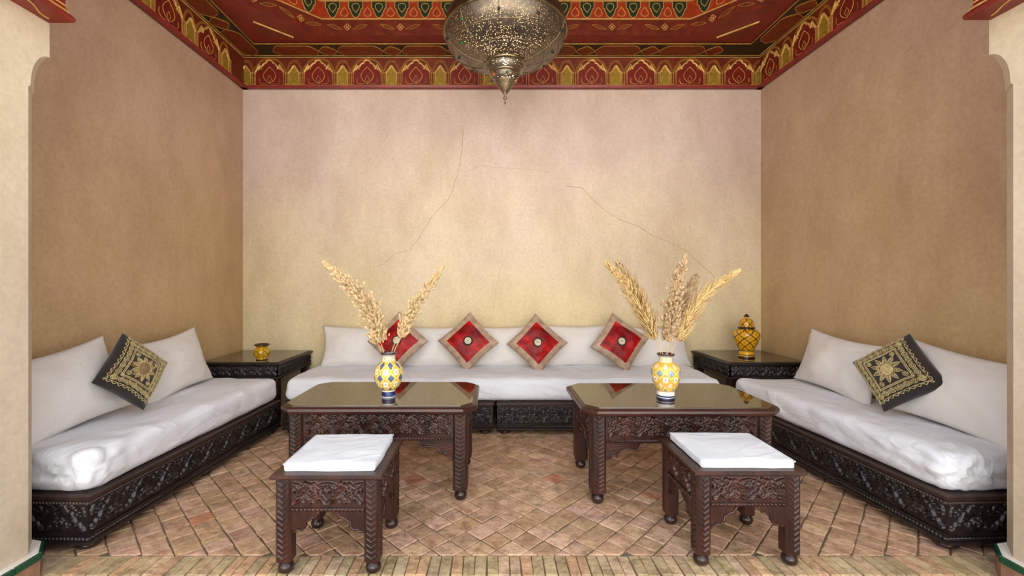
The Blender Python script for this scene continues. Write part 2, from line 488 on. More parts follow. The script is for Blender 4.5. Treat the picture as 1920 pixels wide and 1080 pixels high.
def brick_geo(mb, cols, P, col, rise, tilt):
    n = len(P); cx = sum(p[0] for p in P)/n; cy = sum(p[1] for p in P)/n
    v = []
    for z, ins in ((-.02, 0), (-.0045, 0), (0, .0045)):
        for p in P:
            d = math.hypot(p[0]-cx, p[1]-cy) or 1
            k = max(0, 1-ins*1.35/d)
            X_, Y_ = cx+(p[0]-cx)*k, cy+(p[1]-cy)*k
            v.append((X_, Y_, (z + rise + (tilt[0]*(X_-cx)+tilt[1]*(Y_-cy))) if z > -.015 else z))
    f = []
    for k in range(2):
        for i in range(n):
            j = (i+1) % n
            f.append((k*n+i, k*n+j, (k+1)*n+j, (k+1)*n+i))
    f.append(tuple(2*n+i for i in range(n)))
    mb.add(v, f)
    cols += [col]*len(v)

def seen(P):
    cx, cy = sum(p[0] for p in P)/len(P), sum(p[1] for p in P)/len(P)
    if cy < 1.86: return False
    px = VPX + cx*FPX/cy; py = VPY + CAMH*FPX/cy
    if not (60 < px < 1880 and py < 1090): return False
    if cy > 2.0 and (cx < -1.88 or cx > 2.12): return False      # under the divans
    if cy > 3.66: return False
    return True
big = sorted((k for k, b in enumerate(bricks) if seen(b[0])), key=lambda k: -area(bricks[k][0])/ (sum(p[1] for p in bricks[k][0])/len(bricks[k][0]))**3)[:300]
bigset = set(big)
rest = MB(); restc = []
for k, (P, col) in enumerate(bricks):
    rise = rb.uniform(-.0015, .0015); tl = (rb.uniform(-.012,.012), rb.uniform(-.012,.012))
    if k in bigset:
        mb = MB(); cc = []
        brick_geo(mb, cc, P, col, rise, tl)
        mb.build('brick', M_BRICK, floor, colors=cc)
    else:
        brick_geo(rest, restc, P, col, rise, tl)
tag(rest.build('brick_field', M_BRICK, floor, colors=restc), 'terracotta bricks further back and under the furniture', kind='stuff')

# ------------------------------------------------------------------ painted ceiling
OX0, OX1, OY0, OY1, CUT = -2.17, 2.44, 2.27, 4.135, .56      # octagonal opening of the drum
octo = [(OX0+CUT, OY1), (OX1-CUT, OY1), (OX1, OY1-CUT), (OX1, OY0+CUT), (OX1-CUT, OY0), (OX0+CUT, OY0), (OX0, OY0+CUT), (OX0, OY1-CUT)]
cm = MB()
R4 = [(XL-.1, YB+.1), (XR+.1, YB+.1), (XR+.1, YF), (XL-.1, YF)]
for z, fl in ((ZC, 1), (ZC+.05, -1)):
    v = [(p[0], p[1], z) for p in R4] + [(p[0], p[1], z) for p in octo]
    f = [(0,1,5,4), (1,6,5), (1,2,7,6), (2,8,7), (2,3,9,8), (3,10,9), (3,0,11,10), (0,4,11)]
    cm.add(v, [t if fl > 0 else t[::-1] for t in f])
v = [(p[0], p[1], ZC) for p in octo] + [(p[0], p[1], 4.45) for p in octo]
cm.add(v, [(i, (i+1)%8, 8+(i+1)%8, 8+i) for i in range(8)])
cm.add([(p[0], p[1], 4.45) for p in octo], [tuple(range(8))])
ceiling = tag(cm.build('ceiling', M_CEIL_RED), kind='structure')

def arcpts(cx, cy, r, a0, a1, n=10):
    return [(cx+r*math.cos(math.radians(a0+(a1-a0)*i/n)), cy+r*math.sin(math.radians(a0+(a1-a0)*i/n))) for i in range(n+1)]
def lift(pts, w): return [(p[0], p[1], w) for p in pts]

# border band of cartouches lying on the soffit next to the walls
BW = .247
def mitre_board(name, a, b, c, d, m, parent, th=.012):
    return MB().layers([[(p[0],p[1],ZC-th) for p in (a,b,c,d)][::-1], [(p[0],p[1],ZC+.001) for p in (a,b,c,d)][::-1]]).build(name, m, parent)
mitre_board('border_board', (XL,YB), (XR,YB), (XR-BW,YB-BW), (XL+BW,YB-BW), M_CEIL_DARK, ceiling)
mitre_board('border_board', (XL,YF), (XL,YB), (XL+BW,YB-BW), (XL+BW,YF), M_CEIL_DARK, ceiling)
mitre_board('border_board', (XR,YB), (XR,YF), (XR-BW,YF), (XR-BW,YB-BW), M_CEIL_DARK, ceiling)
MB().tube([(XL+BW,YF,ZC-.012),(XL+BW,YB-BW,ZC-.012),(XR-BW,YB-BW,ZC-.012),(XR-BW,YF,ZC-.012)], .006, 5).build('gilt_line', M_GILD2, ceiling)

def long_cart(L, h):
    P = []
    for sx in (1, -1):
        pts = [(0, -1), (.62, -1), (.80, -.78), (.90, -.42), (1, 0), (.90, .42), (.80, .78), (.62, 1)]
        P += [(sx*p[0]*L/2, sx*p[1]*h/2) for p in pts]
    return P
def small_cart(L, h):
    P = []
    for k in range(16):
        a = 2*PI*k/16
        r = .80 + .20*abs(math.cos(2*a))**1.5
        P.append((L/2*r*math.cos(a), h/2*r*math.sin(a)))
    return P
def cart_mesh(P, nm):
    a = MB().prism(P, 0, .006).mesh(nm, M_CART)
    t = MB().tube(lift(P, .006), .0042, 4, True).mesh('gilt_outline', M_GILD2)
    return a, t
LC, LT = cart_mesh(long_cart(.46, .19), 'cartouche')
SC_, ST_ = cart_mesh(small_cart(.175, .17), 'cartouche')
def band(M, length, first):
    u = first; k = 0
    while u < length - .1:
        me, tb = (LC, LT) if k % 2 == 0 else (SC_, ST_)
        o = inst('cartouche', me, ceiling, M @ T(u, BW/2, .012))
        inst('gilt_outline', tb, o)
        u += .322; k += 1
band(frame((XL, YB, ZC), (1,0,0), (0,-1,0), (0,0,-1)), XR-XL-.2, .60)
band(frame((XL, YF, ZC), (0,1,0), (1,0,0), (0,0,-1)), YB-YF-.15, .40)
band(frame((XR, YB, ZC), (0,-1,0), (-1,0,0), (0,0,-1)), YB-YF, .50)

# gilt bars across the soffit corners with a small painted triangle behind each
for s, pa, pb in ((1, (-2.127,3.90), (-1.882,4.147)), (-1, (2.387,3.90), (2.136,4.151))):
    MB().tube([(pa[0],pa[1],ZC-.008),(pb[0],pb[1],ZC-.008)], .0075, 6).build('gilt_bar', M_GILD, ceiling)
    tri = [(pa[0],pa[1]), (pb[0],pb[1]), (pa[0],pb[1])]
    tri = [(p[0]+s*(-.0), p[1]) for p in tri]
    lo = [(p[0],p[1],ZC-.006) for p in tri]; hi = [(p[0],p[1],ZC) for p in tri]
    MB().layers([lo, hi] if s > 0 else [lo[::-1], hi[::-1]]).build('painted_triangle', M_CEIL_BROWN, ceiling)

# drum: floral band below, tulip band above
ft, zt = .15, .17
def teardrop(cx, cy, w, h, flip=False):
    P = []
    for k in range(14):
        a = 2*PI*k/14
        x = w/2*math.sin(a)*math.sin(a/2)**1.1 * 1.25
        y = -h/2*math.cos(a)
        P.append((cx+x, cy+(y if not flip else -y)))
    return P
def tulip(w, h):
    # green pendant shape hanging from the top of its band
    half = [(.50, 1.0), (.50, .62), (.40, .56), (.36, .44), (.30, .30), (.20, .12), (.08, .03), (0, 0)]
    return [(-p[0]*w, p[1]*h) for p in half] + [(p[0]*w, p[1]*h) for p in half[::-1][1:]]
TP = .215
tp_poly = tulip(TP*.62, zt*.90)
TUL = MB().prism(tp_poly, 0, .005).mesh('tulip_panel', M_GREEN)
tb = MB(); tb.tube(lift(tp_poly, .006), .0042, 4); tb.tube(lift(teardrop(0, zt*.56, .075, .085), .006), .0036, 4, True)
TULT = tb.mesh('gilt_outline', M_GILD)
DR = MB().tube(lift(teardrop(0, 0, .075, .085, True), .003), .0036, 4, True).mesh('gilt_drop', M_GILD)
def quatre():
    mb = MB()
    for k in range(4):
        a = PI/2*k
        mb.tube(lift(arcpts(.017*math.cos(a), .017*math.sin(a), .012, 0, 330, 9), .002), .003, 4, True)
    return mb.mesh('quatrefoil', M_GILD)
QF = quatre()
def leaf_mesh(sg):
    mb = MB()
    for side in (1, -1):
        pts = [(sg*(-.07+.14*t), .045*(t-.5)*1.0 + side*.016*math.sin(PI*t)) for t in [i/10 for i in range(11)]]
        mb.tube(lift(pts, .002), .0024, 4)
    for i in range(1, 9):
        t = i/9.5; x = sg*(-.07+.14*t); y = .045*(t-.5); hh = .013*math.sin(PI*t)
        mb.tube([(x, y-hh, .002), (x+sg*.004, y+hh, .002)], .0016, 3)
    return mb.mesh('leaf_scroll', M_GILD2)
LFA, LFB = leaf_mesh(1), leaf_mesh(-1)
def drum_side(M, L, decorate=True):
    MB().box(0, L, 0, ft, 0, .012).build('floral_board', M_CEIL_BROWN, ceiling, M=M)
    MB().box(0, L, ft, ft+zt, 0, .004).build('tulip_board', M_ORANGE, ceiling, M=M)
    MB().box(0, L, ft-.006, ft+.004, 0, .018).box(0, L, ft+zt-.004, ft+zt+.008, 0, .018).build('gilt_line', M_GILD, ceiling, M=M)
    MB().box(0, L, ft+zt+.008, .8, 0, .010).build('upper_board', M_CEIL_RED, ceiling, M=M)
    n = max(2, int(L/TP)); p = L/n
    for k in range(n):
        u = (k+.5)*p
        o = inst('tulip_panel', TUL, ceiling, M @ T(u, ft+.012, .004)); inst('gilt_outline', TULT, o)
        if k < n-1: inst('gilt_drop', DR, ceiling, M @ T(u+p/2, ft+zt*.42, .004))
    n = max(1, round(L/.48)); p = L/n
    for k in range(n):
        u = (k+.5)*p
        inst('quatrefoil', QF, ceiling, M @ T(u, ft*.5, .012))
        inst('leaf_scroll', LFB, ceiling, M @ T(u-.12, ft*.5, .012))
        inst('leaf_scroll', LFA, ceiling, M @ T(u+.12, ft*.5, .012))
drum_side(frame((OX0+CUT, OY1, ZC), (1,0,0), (0,0,1), (0,-1,0)), OX1-OX0-2*CUT)
drum_side(frame((OX0, OY1-CUT, ZC), (c45,c45,0), (0,0,1), (c45,-c45,0)), CUT/c45)
drum_side(frame((OX1-CUT, OY1, ZC), (c45,-c45,0), (0,0,1), (-c45,-c45,0)), CUT/c45)

# frieze of gilded niches under the soffit
def lobed(w, zs, zp, lobes):
    """half outline of a lobed arch from shoulder (w/2, zs) to the peak (0, zp)"""
    pts = []
    n = lobes
    for k in range(n):
        x0, y0 = w/2*(1-k/n), zs+(zp-zs)*(k/n)
        x1, y1 = w/2*(1-(k+1)/n), zs+(zp-zs)*((k+1)/n)
        for t in (0, .3, .6, .85):
            a = t*PI/2
            pts.append((x0+(x1-x0)*(1-math.cos(a)), y0+(y1-y0)*math.sin(a)))
    pts.append((0, zp))
    return pts
def niche(w, zb, zs, zp, lobes, m, inner, nm):
    half = lobed(w, zs, zp, lobes)
    arch = [(p[0], p[1]) for p in half] + [(-p[0], p[1]) for p in half[::-1][1:]]
    poly = [(-w/2, zb), (w/2, zb)] + arch
    a = MB().prism(poly, 0, .008).mesh(nm, m)
    g = MB()
    g.tube(lift(arch, .012), .0085, 6)
    g.tube(lift([arch[-1], (-w/2, zb), (w/2, zb), arch[0]], .009), .0035, 4)
    if inner:
        og = []
        for k in range(9):
            t = k/8
            og.append((.072*math.sin(PI*min(1, t*1.02))**.9*(1-.25*t), zb+.018+.17*t))
        g.tube(lift(og, .0085), .0028, 4); g.tube(lift([(-x, y) for x, y in og], .0085), .0028, 4)
        d = [(0, zb+.03), (.022, zb+.065), (0, zb+.10), (-.022, zb+.065)]
        g.tube(lift(d, .0085), .0022, 4, True)
        g.tube(lift([(.03,zb+.014),(.085,zb+.014),(.105,zb+.04),(.10,zb+.075)], .0085), .002, 3)
        g.tube(lift([(-.03,zb+.014),(-.085,zb+.014),(-.105,zb+.04),(-.10,zb+.075)], .0085), .002, 3)
    else:
        g.tube(lift([(-.02,zb+.012),(0,zb+.022),(.02,zb+.012)], .0085), .003, 3)
    return a, g.mesh('gilded_moulding', M_GILD)
BIGP, BIGG = niche(.285, .03, .16, .285, 4, M_CEIL_RED, True, 'arched_panel')
# two side peaks beside the main one, like a row of stalactite tips
SMLP, SMLG = niche(.105, .03, .145, .225, 3, M_MUSTARD, False, 'niche_panel')
tips = MB()
for s in (1, -1):
    tips.tube(lift([(s*.135, .175), (s*.122, .205), (s*.104, .238), (s*.088, .205), (s*.078, .196)], .012), .0075, 6)
TIPS = tips.mesh('gilded_tips', M_GILD)
cl = MB()
for z, r in ((.03,.011),(.042,.009),(.05,.006),(.07,.0065),(.075,.009),(.08,.0065),(.11,.0065),(.116,.009),(.122,.0065),(.14,.007),(.15,.011),(.16,.012)): pass
cl.lathe([(0,.03),(.011,.03),(.011,.04),(.006,.048),(.0065,.07),(.009,.075),(.0065,.08),(.0065,.108),(.009,.113),(.0065,.118),(.006,.14),(.011,.152),(.012,.162),(0,.162)], 8,
         Matrix(((1,0,0,0),(0,0,1,0),(0,1,0,.006),(0,0,0,1))))
COLN = cl.mesh('colonnette', M_GILD2, 'all')
ar = MB()
def pointed(w, z0, zp, n=10):
    pts = []
    for k in range(n+1):
        t = k/n
        pts.append((w/2*(1-t**1.6), z0+(zp-z0)*math.sin(t*PI/2)))
    return pts + [(-x, y) for x, y in pts[::-1][1:]]
for w, z0, zp in ((.335, .165, .312), (.30, .165, .298)): ar.tube(lift(pointed(w, z0, zp), .002), .0026, 4)
for k, p in enumerate(pointed(.318, .165, .305, 16)):
    ar.box(p[0]-.003, p[0]+.003, p[1]-.005, p[1]+.005, 0, .003)
ARCB = ar.mesh('painted_arch', M_GILD2)
ar = MB()
for w, z0, zp in ((.16, .165, .29), (.13, .165, .27)): ar.tube(lift(pointed(w, z0, zp), .002), .0024, 4)
for k, p in enumerate(pointed(.145, .165, .28, 9)):
    ar.box(p[0]-.003, p[0]+.003, p[1]-.004, p[1]+.004, 0, .003)
ARCS = ar.mesh('painted_arch', M_GILD2)
def bay_big(M, par, u):
    o = inst('arched_panel', BIGP, par, M @ T(u,0,0)); inst('gilded_moulding', BIGG, o); inst('gilded_tips', TIPS, o)
    inst('painted_arch', ARCB, par, M @ T(u,0,0))
def bay_small(M, par, u, L):
    o = inst('niche_panel', SMLP, par, M @ T(u,0,0)); inst('gilded_moulding', SMLG, o)
    inst('painted_arch', ARCS, par, M @ T(u,0,0))
    for d in (-.088, -.067, .067, .088):
        if .02 < u+d < L-.02: inst('colonnette', COLN, par, M @ T(u+d,0,0))
def frieze(name, M, L, bigs, smalls):
    root = MB().box(0, L, .0, ZC-ZW, -.02, 0).build(name, M_CEIL_BROWN, None, M=M)
    tag(root, kind='structure')
    I = Matrix.Identity(4)
    MB().layers([[(0,0,0),(L,0,0),(L,0,.028),(0,0,.028)], [(0,.018,0),(L,.018,0),(L,.018,.034),(0,.018,.034)], [(0,.03,0),(L,.03,0),(L,.03,.012),(0,.03,.012)]][::-1]).build('crimson_moulding', M_MOULD_RED, root)
    rp = MB().box(0, L, .318, .326, 0, .012).box(0, L, .338, .350, 0, .016)
    rp.build('dark_fillet', M_CEIL_DARK, root)
    g = MB(); k = 0
    while k*.011 < L-.006:
        g.box(k*.011+.002, k*.011+.008, .327, .337, 0, .012); k += 1
    g.box(0, L, .312, .317, 0, .010)
    g.build('gilt_beading', M_GILD, root)
    for u in bigs: bay_big(I, root, u)
    for u in smalls: bay_small(I, root, u, L)
    return root
S = YB/FPX
px2u = lambda px: (px-VPX)*S - XL
bigs = [px2u(509+90.7*k) for k in range(5)] + [px2u(961)] + [px2u(1017+91.1*k) for k in range(5)]
smalls = [px2u(464.5)] + [px2u(554.5+90.6*k) for k in range(5)] + [px2u(1061.7+91.1*k) for k in range(4)] + [px2u(1422)]
frieze('trim_1', frame((XL, YB-.03, ZW), (1,0,0), (0,0,1), (0,-1,0)), XR-XL, bigs, smalls)
for nm, M, ph in (('trim_2', frame((XL+.03, YF, ZW), (0,1,0), (0,0,1), (1,0,0)), 0), ('trim_3', frame((XR-.03, YB, ZW), (0,-1,0), (0,0,1), (-1,0,0)), 1)):
    L = YB-YF
    sm = [u for u in ([y-YF for y in (4.14,3.66,3.18,2.70,2.22)] if ph == 0 else [YB-y for y in (4.06,3.60,3.13,2.66,2.19)])]
    bg_ = [u+.235 for u in sm] + [min(sm)-.235]
    frieze(nm, M, L, [u for u in bg_ if .15 < u < L-.14], sm)
# ------------------------------------------------------------------ carved work
def relief(L, H, seed=1, step=.0045, depth=.011, period=None, sw=1.0):
    """carved arabesque: a stepped zig-zag ribbon with scrolls and leaves; panel in x, z facing -y"""
    r = random.Random(seed)
    P = period or H*1.5
    n = max(1, round(L/P)); P = L/n
    segs = []                                # x0,z0,x1,z1,halfwidth,height
    def stroke(pts, w, h=1.0):
        for a, b in zip(pts, pts[1:]): segs.append((a[0], a[1], b[0], b[1], w, h))
    def spiral(cx, cz, r0, hand, ph, turns=1.6):
        pts = []
        for k in range(22):
            t = k/21; rr = r0*(1-.82*t)
            a = ph+hand*turns*2*PI*t
            pts.append((cx+rr*math.cos(a), cz+rr*math.sin(a)))
        stroke(pts, H*.034*sw, .8)
    def leaf(cx, cz, a, l):
        for t in (-.3, .0, .3):
            stroke([(cx+l*.15*math.cos(a+t*2.2), cz+l*.15*math.sin(a+t*2.2)), (cx+l*math.cos(a+t), cz+l*math.sin(a+t))], H*.03*sw, .85)
    for k in range(n):
        x0 = k*P
        # ribbon: up in steps, flat top, down again
        rib = [(x0, H*.10), (x0+P*.08, H*.10), (x0+P*.16, H*.34), (x0+P*.23, H*.34), (x0+P*.34, H*.68), (x0+P*.41, H*.66), (x0+P*.5, H*.90),
               (x0+P*.59, H*.66), (x0+P*.66, H*.68), (x0+P*.77, H*.34), (x0+P*.84, H*.34), (x0+P*.92, H*.10), (x0+P, H*.10)]
        stroke(rib, H*.05*sw, 1.0)
        stroke([(p[0], H-p[1]*.9) for p in rib[:5]], H*.03*sw, .7); stroke([(p[0], H-p[1]*.9) for p in rib[8:]], H*.03*sw, .7)
        for sx in (-1, 1):
            spiral(x0+P*(.5+sx*.14), H*.30, H*.20, sx, PI/2)
            spiral(x0+P*(.5+sx*.36), H*.74, H*.19, -sx, -PI/2)
            spiral(x0+P*(.5+sx*.40), H*.16, H*.10, sx, PI)
            spiral(x0+P*(.5+sx*.13), H*.86, H*.10, -sx, 0)
            leaf(x0+P*(.5+sx*.27), H*.22, PI/2+sx*.6, H*.17)
            leaf(x0+P*(.5+sx*.20), H*.80, -PI/2+sx*.8, H*.16)
            leaf(x0+P*(.5+sx*.47), H*.52, PI/2, H*.18)
        leaf(x0+P*.5, H*.05, PI/2, H*.24); leaf(x0+P*.5, H*.58, PI/2, H*.2)
    S_ = np.array(segs)
    nx = max(8, int(L/step)); nz = max(6, int(H/step))
    xs = np.linspace(0, L, nx+1); zs = np.linspace(0, H, nz+1)
    G = np.zeros((nz+1, nx+1))
    X, Z = np.meshgrid(xs, zs)
    for x0, z0, x1, z1, w, h in S_:
        i0 = max(0, int((min(x0,x1)-w)/L*nx)); i1 = min(nx, int((max(x0,x1)+w)/L*nx)+1)
        j0 = max(0, int((min(z0,z1)-w)/H*nz)); j1 = min(nz, int((max(z0,z1)+w)/H*nz)+1)
        if i1 <= i0 or j1 <= j0: continue
        xx, zz = X[j0:j1+1, i0:i1+1], Z[j0:j1+1, i0:i1+1]
        dx, dz = x1-x0, z1-z0; l2 = dx*dx+dz*dz+1e-12
        t = np.clip(((xx-x0)*dx+(zz-z0)*dz)/l2, 0, 1)
        d = np.hypot(xx-x0-t*dx, zz-z0-t*dz)
        hh = h*np.sqrt(np.clip(1-(d/w)**2, 0, 1))
        G[j0:j1+1, i0:i1+1] = np.maximum(G[j0:j1+1, i0:i1+1], hh)
    G[0,:] = G[-1,:] = 0; G[:,0] = G[:,-1] = 0
    rn = np.random.RandomState(seed)
    G += rn.uniform(0, .10, G.shape)*(G > .05)
    mb = MB()
    mb.v = [(float(X[j,i]), float(-G[j,i]*depth), float(Z[j,i])) for j in range(nz+1) for i in range(nx+1)]
    mb.f = [(j*(nx+1)+i, j*(nx+1)+i+1, (j+1)*(nx+1)+i+1, (j+1)*(nx+1)+i) for j in range(nz) for i in range(nx)]
    return mb
_rel = {}
def relief_mesh(L, H, m, **k):
    key = (round(L,3), round(H,3), m.name, tuple(sorted(k.items())))
    if key not in _rel: _rel[key] = relief(L, H, **k).mesh('carved_panel', m, 'all')
    return _rel[key]
_rope = {}
def rope_mesh(L, m, r=.007, pitch=.017):
    key = (round(L,3), m.name, r, pitch)
    if key not in _rope:
        mb = MB(); n = max(2, int(L/pitch)); p = L/n
        for k in range(n):
            M = T((k+.5)*p, 0, 0) @ RY(38)
            mb.ball((0,0,0), p*.72, r, r*.82, 6, 4, M)
        mb.box(0, L, -r*.3, r, -r, r)
        _rope[key] = mb.mesh('rope_moulding', m, 'all')
    return _rope[key]

def foot_mesh(r, h, nm='ball_foot'):
    prof = [(0, 0), (r*.55, 0), (r*.85, h*.12), (r, h*.38), (r*.9, h*.66), (r*.62, h*.82), (r*.55, h*.9), (r*.7, h), (0, h)]
    return MB().lathe(prof, 16).mesh(nm, M_FOOT, 'all')

_leg = {}
def leg_mesh(w, z0, z1, m, chev=True):
    """square leg, corners chamfered, carved chevrons on the -x and -y faces"""
    key = (w, z0, z1, m.name, chev)
    if key in _leg: return _leg[key]
    c = w*.14; h = w/2
    ring = lambda z, k=1: [(x*k, y*k, z) for x, y in ((-h+c,-h),(h-c,-h),(h,-h+c),(h,h-c),(h-c,h),(-h+c,h),(-h,h-c),(-h,-h+c))]
    mb = MB().layers([ring(z0, .8), ring(z0+.006), ring(z1)])
    if chev:
        p = .024; z = z0+.02
        while z < z1-.02:
            for M in (Matrix.Identity(4), Matrix(((0,1,0,0),(-1,0,0,0),(0,0,1,0),(0,0,0,1)))):
                for sx in (-1, 1):
                    # a leaf-like bar rising outwards from the centre line
                    a, b = (0, z), (sx*w*.31, z+.017)
                    t = .0065
                    v = [(a[0],-h,a[1]-t),(b[0],-h,b[1]-t*.7),(b[0],-h,b[1]+t*.7),(a[0],-h,a[1]+t),(a[0],-h-.003,a[1]+t*.1),(b[0],-h-.0035,b[1]-t*.1)]
                    f = [(0,1,5,4),(4,5,2,3),(1,2,5),(0,4,3)]
                    if sx < 0: f = [q[::-1] for q in f]
                    mb.add(v, f, M)
            z += p
    _leg[key] = mb.mesh('leg', m, 35)
    return _leg[key]

def bracket(prof, th, m, em):
    """spandrel: profile from the leg (x=0) down and out to the apron; returns board and edge moulding meshes"""
    poly = [(0, 0)] + [p for p in prof]
    b = MB().layers([[(x, 0, z) for x, z in poly], [(x, th, z) for x, z in poly]][::-1]).mesh('bracket', m)
    t = MB().tube([(x, -.002, z) for x, z in prof], .0055, 5).mesh('carved_edge', em, 'all')
    return b, t
def smooth_path(pts, n=4):
    out = []
    P = [pts[0]] + list(pts) + [pts[-1]]
    for i in range(1, len(P)-2):
        for k in range(n):
            t = k/n
            q = []
            for d in (0, 1):
                a, b, c, e = P[i-1][d], P[i][d], P[i+1][d], P[i+2][d]
                q.append(.5*((2*b)+(-a+c)*t+(2*a-5*b+4*c-e)*t*t+(-a+3*b-3*c+e)*t**3))
            out.append(tuple(q))
    out.append(pts[-1])
    return out

def chamfered(x0, x1, y0, y1, c, z):
    return [(x0+c,y0,z),(x1-c,y0,z),(x1,y0+c,z),(x1,y1-c,z),(x1-c,y1,z),(x0+c,y1,z),(x0,y1-c,z),(x0,y0+c,z)]

FOOT_T, FOOT_S, FOOT_D = foot_mesh(.037, .062), foot_mesh(.034, .054), foot_mesh(.05, .04)

def side_frames(x0, x1, y0, y1):
    """front, right, back, left: (matrix putting x along the side, facing out), length"""
    return [(T(x0, y0, 0), x1-x0), (T(x1, y0, 0) @ RZ(90), y1-y0), (T(x1, y1, 0) @ RZ(180), x1-x0), (T(x0, y1, 0) @ RZ(-90), y1-y0)]

# ------------------------------------------------------------------ low tables
TB_PROF = [(0,-.098), (.012,-.098), (.03,-.090), (.036,-.074), (.05,-.070), (.064,-.078), (.075,-.062), (.095,-.042), (.125,-.034), (.155,-.034), (.175,-.040), (.19,-.028), (.194,-.014), (.205,0)]
TB_PROF = smooth_path(TB_PROF, 3)
SB_PROF = [(0,-.088),(.022,-.088),(.026,-.078),(.046,-.082),(.060,-.068),(.062,-.046),(.076,-.038),(.090,-.028),(.104,-.026),(.112,-.012),(.118,0)]

def low_table(M, W, D, H, label):
    t = empty('coffee_table', M, label, 'table', 'low carved tables with glass tops')
    W2, D2 = W/2, D/2
    th = .042
    layers = []
    for z, o in ((H-th, -.012), (H-th+.006, -.004), (H-th*.55, 0), (H-.010, -.003), (H-.004, -.010), (H-.001, -.02)):
        layers.append(chamfered(-W2-o, W2+o, -D2-o, D2+o, .075, z))
    MB().layers(layers).build('table_top', M_RED_WOOD, t, 30)
    MB().layers([chamfered(-W2+.028, W2-.028, -D2+.028, D2-.028, .064, H-.003), chamfered(-W2+.028, W2-.028, -D2+.028, D2-.028, .064, H+.0035),
                 chamfered(-W2+.0295, W2-.0295, -D2+.0295, D2-.0295, .064, H+.005)]).build('glass_pane', M_GLASS, t)
    lw = .084; lx, ly = W2-.055-lw/2, D2-.05-lw/2
    for k, (sx, sy) in enumerate(((-1,-1),(1,-1),(1,1),(-1,1))):
        l = inst('leg', leg_mesh(lw, .058, H-th, M_WOOD), t, T(sx*lx, sy*ly, 0) @ RZ(90*k))
        inst('ball_foot', FOOT_T, l)
    az1, az0 = H-th, H-th-.165
    for Ms, L in side_frames(-lx-lw/2+.012, lx+lw/2-.012, -ly-lw/2+.012, ly+lw/2-.012):
        inner = L-2*lw+.024
        Mx = Ms @ T(lw-.012, 0, 0)
        a = MB().box(0, inner, 0, .022, az0, az1).build('apron', M_WOOD, t, M=Mx)
        inst('carved_panel', relief_mesh(inner-.02, .128, M_WOOD, depth=.017, seed=2, step=.0034, sw=.85, period=.165), a, T(.01, -.0005, az0+.03))
        inst('rope_moulding', rope_mesh(inner, M_RED_WOOD), a, T(0, -.004, az0+.012))
        b, e = bracket(TB_PROF, .02, M_RED_WOOD, M_WOOD)
        if inner > .45: pr = 1.0
        else: pr = inner/.45
        for flip in (0, 1):
            Mb = Mx @ (T(0, .002, az0) if not flip else T(inner, .022, az0) @ RZ(180)) @ Matrix.Diagonal((pr, 1, 1, 1))
            o = inst('bracket', b, t, Mb)
            inst('carved_edge', e, o, T(0, .0 if not flip else .024, 0))
    return t
TH = .555
low_table(T((-1.225-.085)/2, (2.46+3.12)/2, 0), 1.14, .66, TH, 'carved low table with glass top on the left, holding the vase with two plumes')
low_table(T((.51+1.645)/2, (2.42+3.08)/2, 0), 1.135, .66, TH, 'carved low table with glass top on the right, holding the vase with five plumes')

# ------------------------------------------------------------------ stools with white seat cushions
def stool(M, W, D, H, label):
    t = empty('stool', M, label, 'stool', 'carved square stools')
    W2, D2 = W/2, D/2; th = .022
    layers = []
    rim = .045
    MB().layers([[(x,y,H-th) for x,y in ((-W2+.006,-D2+.006),(W2-.006,-D2+.006),(W2-.006,D2-.006),(-W2+.006,D2-.006))],
                 [(x,y,H-th+.006) for x,y in ((-W2,-D2),(W2,-D2),(W2,D2),(-W2,D2))],
                 [(x,y,H-.004) for x,y in ((-W2,-D2),(W2,-D2),(W2,D2),(-W2,D2))],
                 [(x,y,H) for x,y in ((-W2+.005,-D2+.005),(W2-.005,-D2+.005),(W2-.005,D2-.005),(-W2+.005,D2-.005))],
                 [(x,y,H) for x,y in ((-W2+rim,-D2+rim),(W2-rim,-D2+rim),(W2-rim,D2-rim),(-W2+rim,D2-rim))],
                 [(x,y,H-.008) for x,y in ((-W2+rim,-D2+rim),(W2-rim,-D2+rim),(W2-rim,D2-rim),(-W2+rim,D2-rim))]]).build('seat_frame', M_WOOD, t)
    lw = .066; lx, ly = W2-.016-lw/2, D2-.016-lw/2
    for k, (sx, sy) in enumerate(((-1,-1),(1,-1),(1,1),(-1,1))):
        l = inst('leg', leg_mesh(lw, .050, H-th, M_WOOD), t, T(sx*lx, sy*ly, 0) @ RZ(90*k))
        inst('ball_foot', FOOT_S, l)
    az1, az0 = H-th, H-th-.142
    b, e = bracket(SB_PROF, .02, M_WOOD, M_WOOD)
    for Ms, L in side_frames(-lx-lw/2+.010, lx+lw/2-.010, -ly-lw/2+.010, ly+lw/2-.010):
        inner = L-2*lw+.020; Mx = Ms @ T(lw-.010, 0, 0)
        a = MB().box(0, inner, 0, .02, az0, az1).build('apron', M_WOOD, t, M=Mx)
        inst('carved_panel', relief_mesh(inner-.01, .104, M_WOOD, depth=.018, seed=5, step=.003, period=inner/2, sw=1.15), a, T(.005, -.0005, az0+.026))
        inst('rope_moulding', rope_mesh(inner, M_WOOD), a, T(0, -.004, az0+.008))
        for flip in (0, 1):
            Mb = Mx @ (T(0, .002, az0) if not flip else T(inner, .020, az0) @ RZ(180))
            o = inst('bracket', b, t, Mb)
            inst('carved_edge', e, o, T(0, 0 if not flip else .022, 0))
    return t

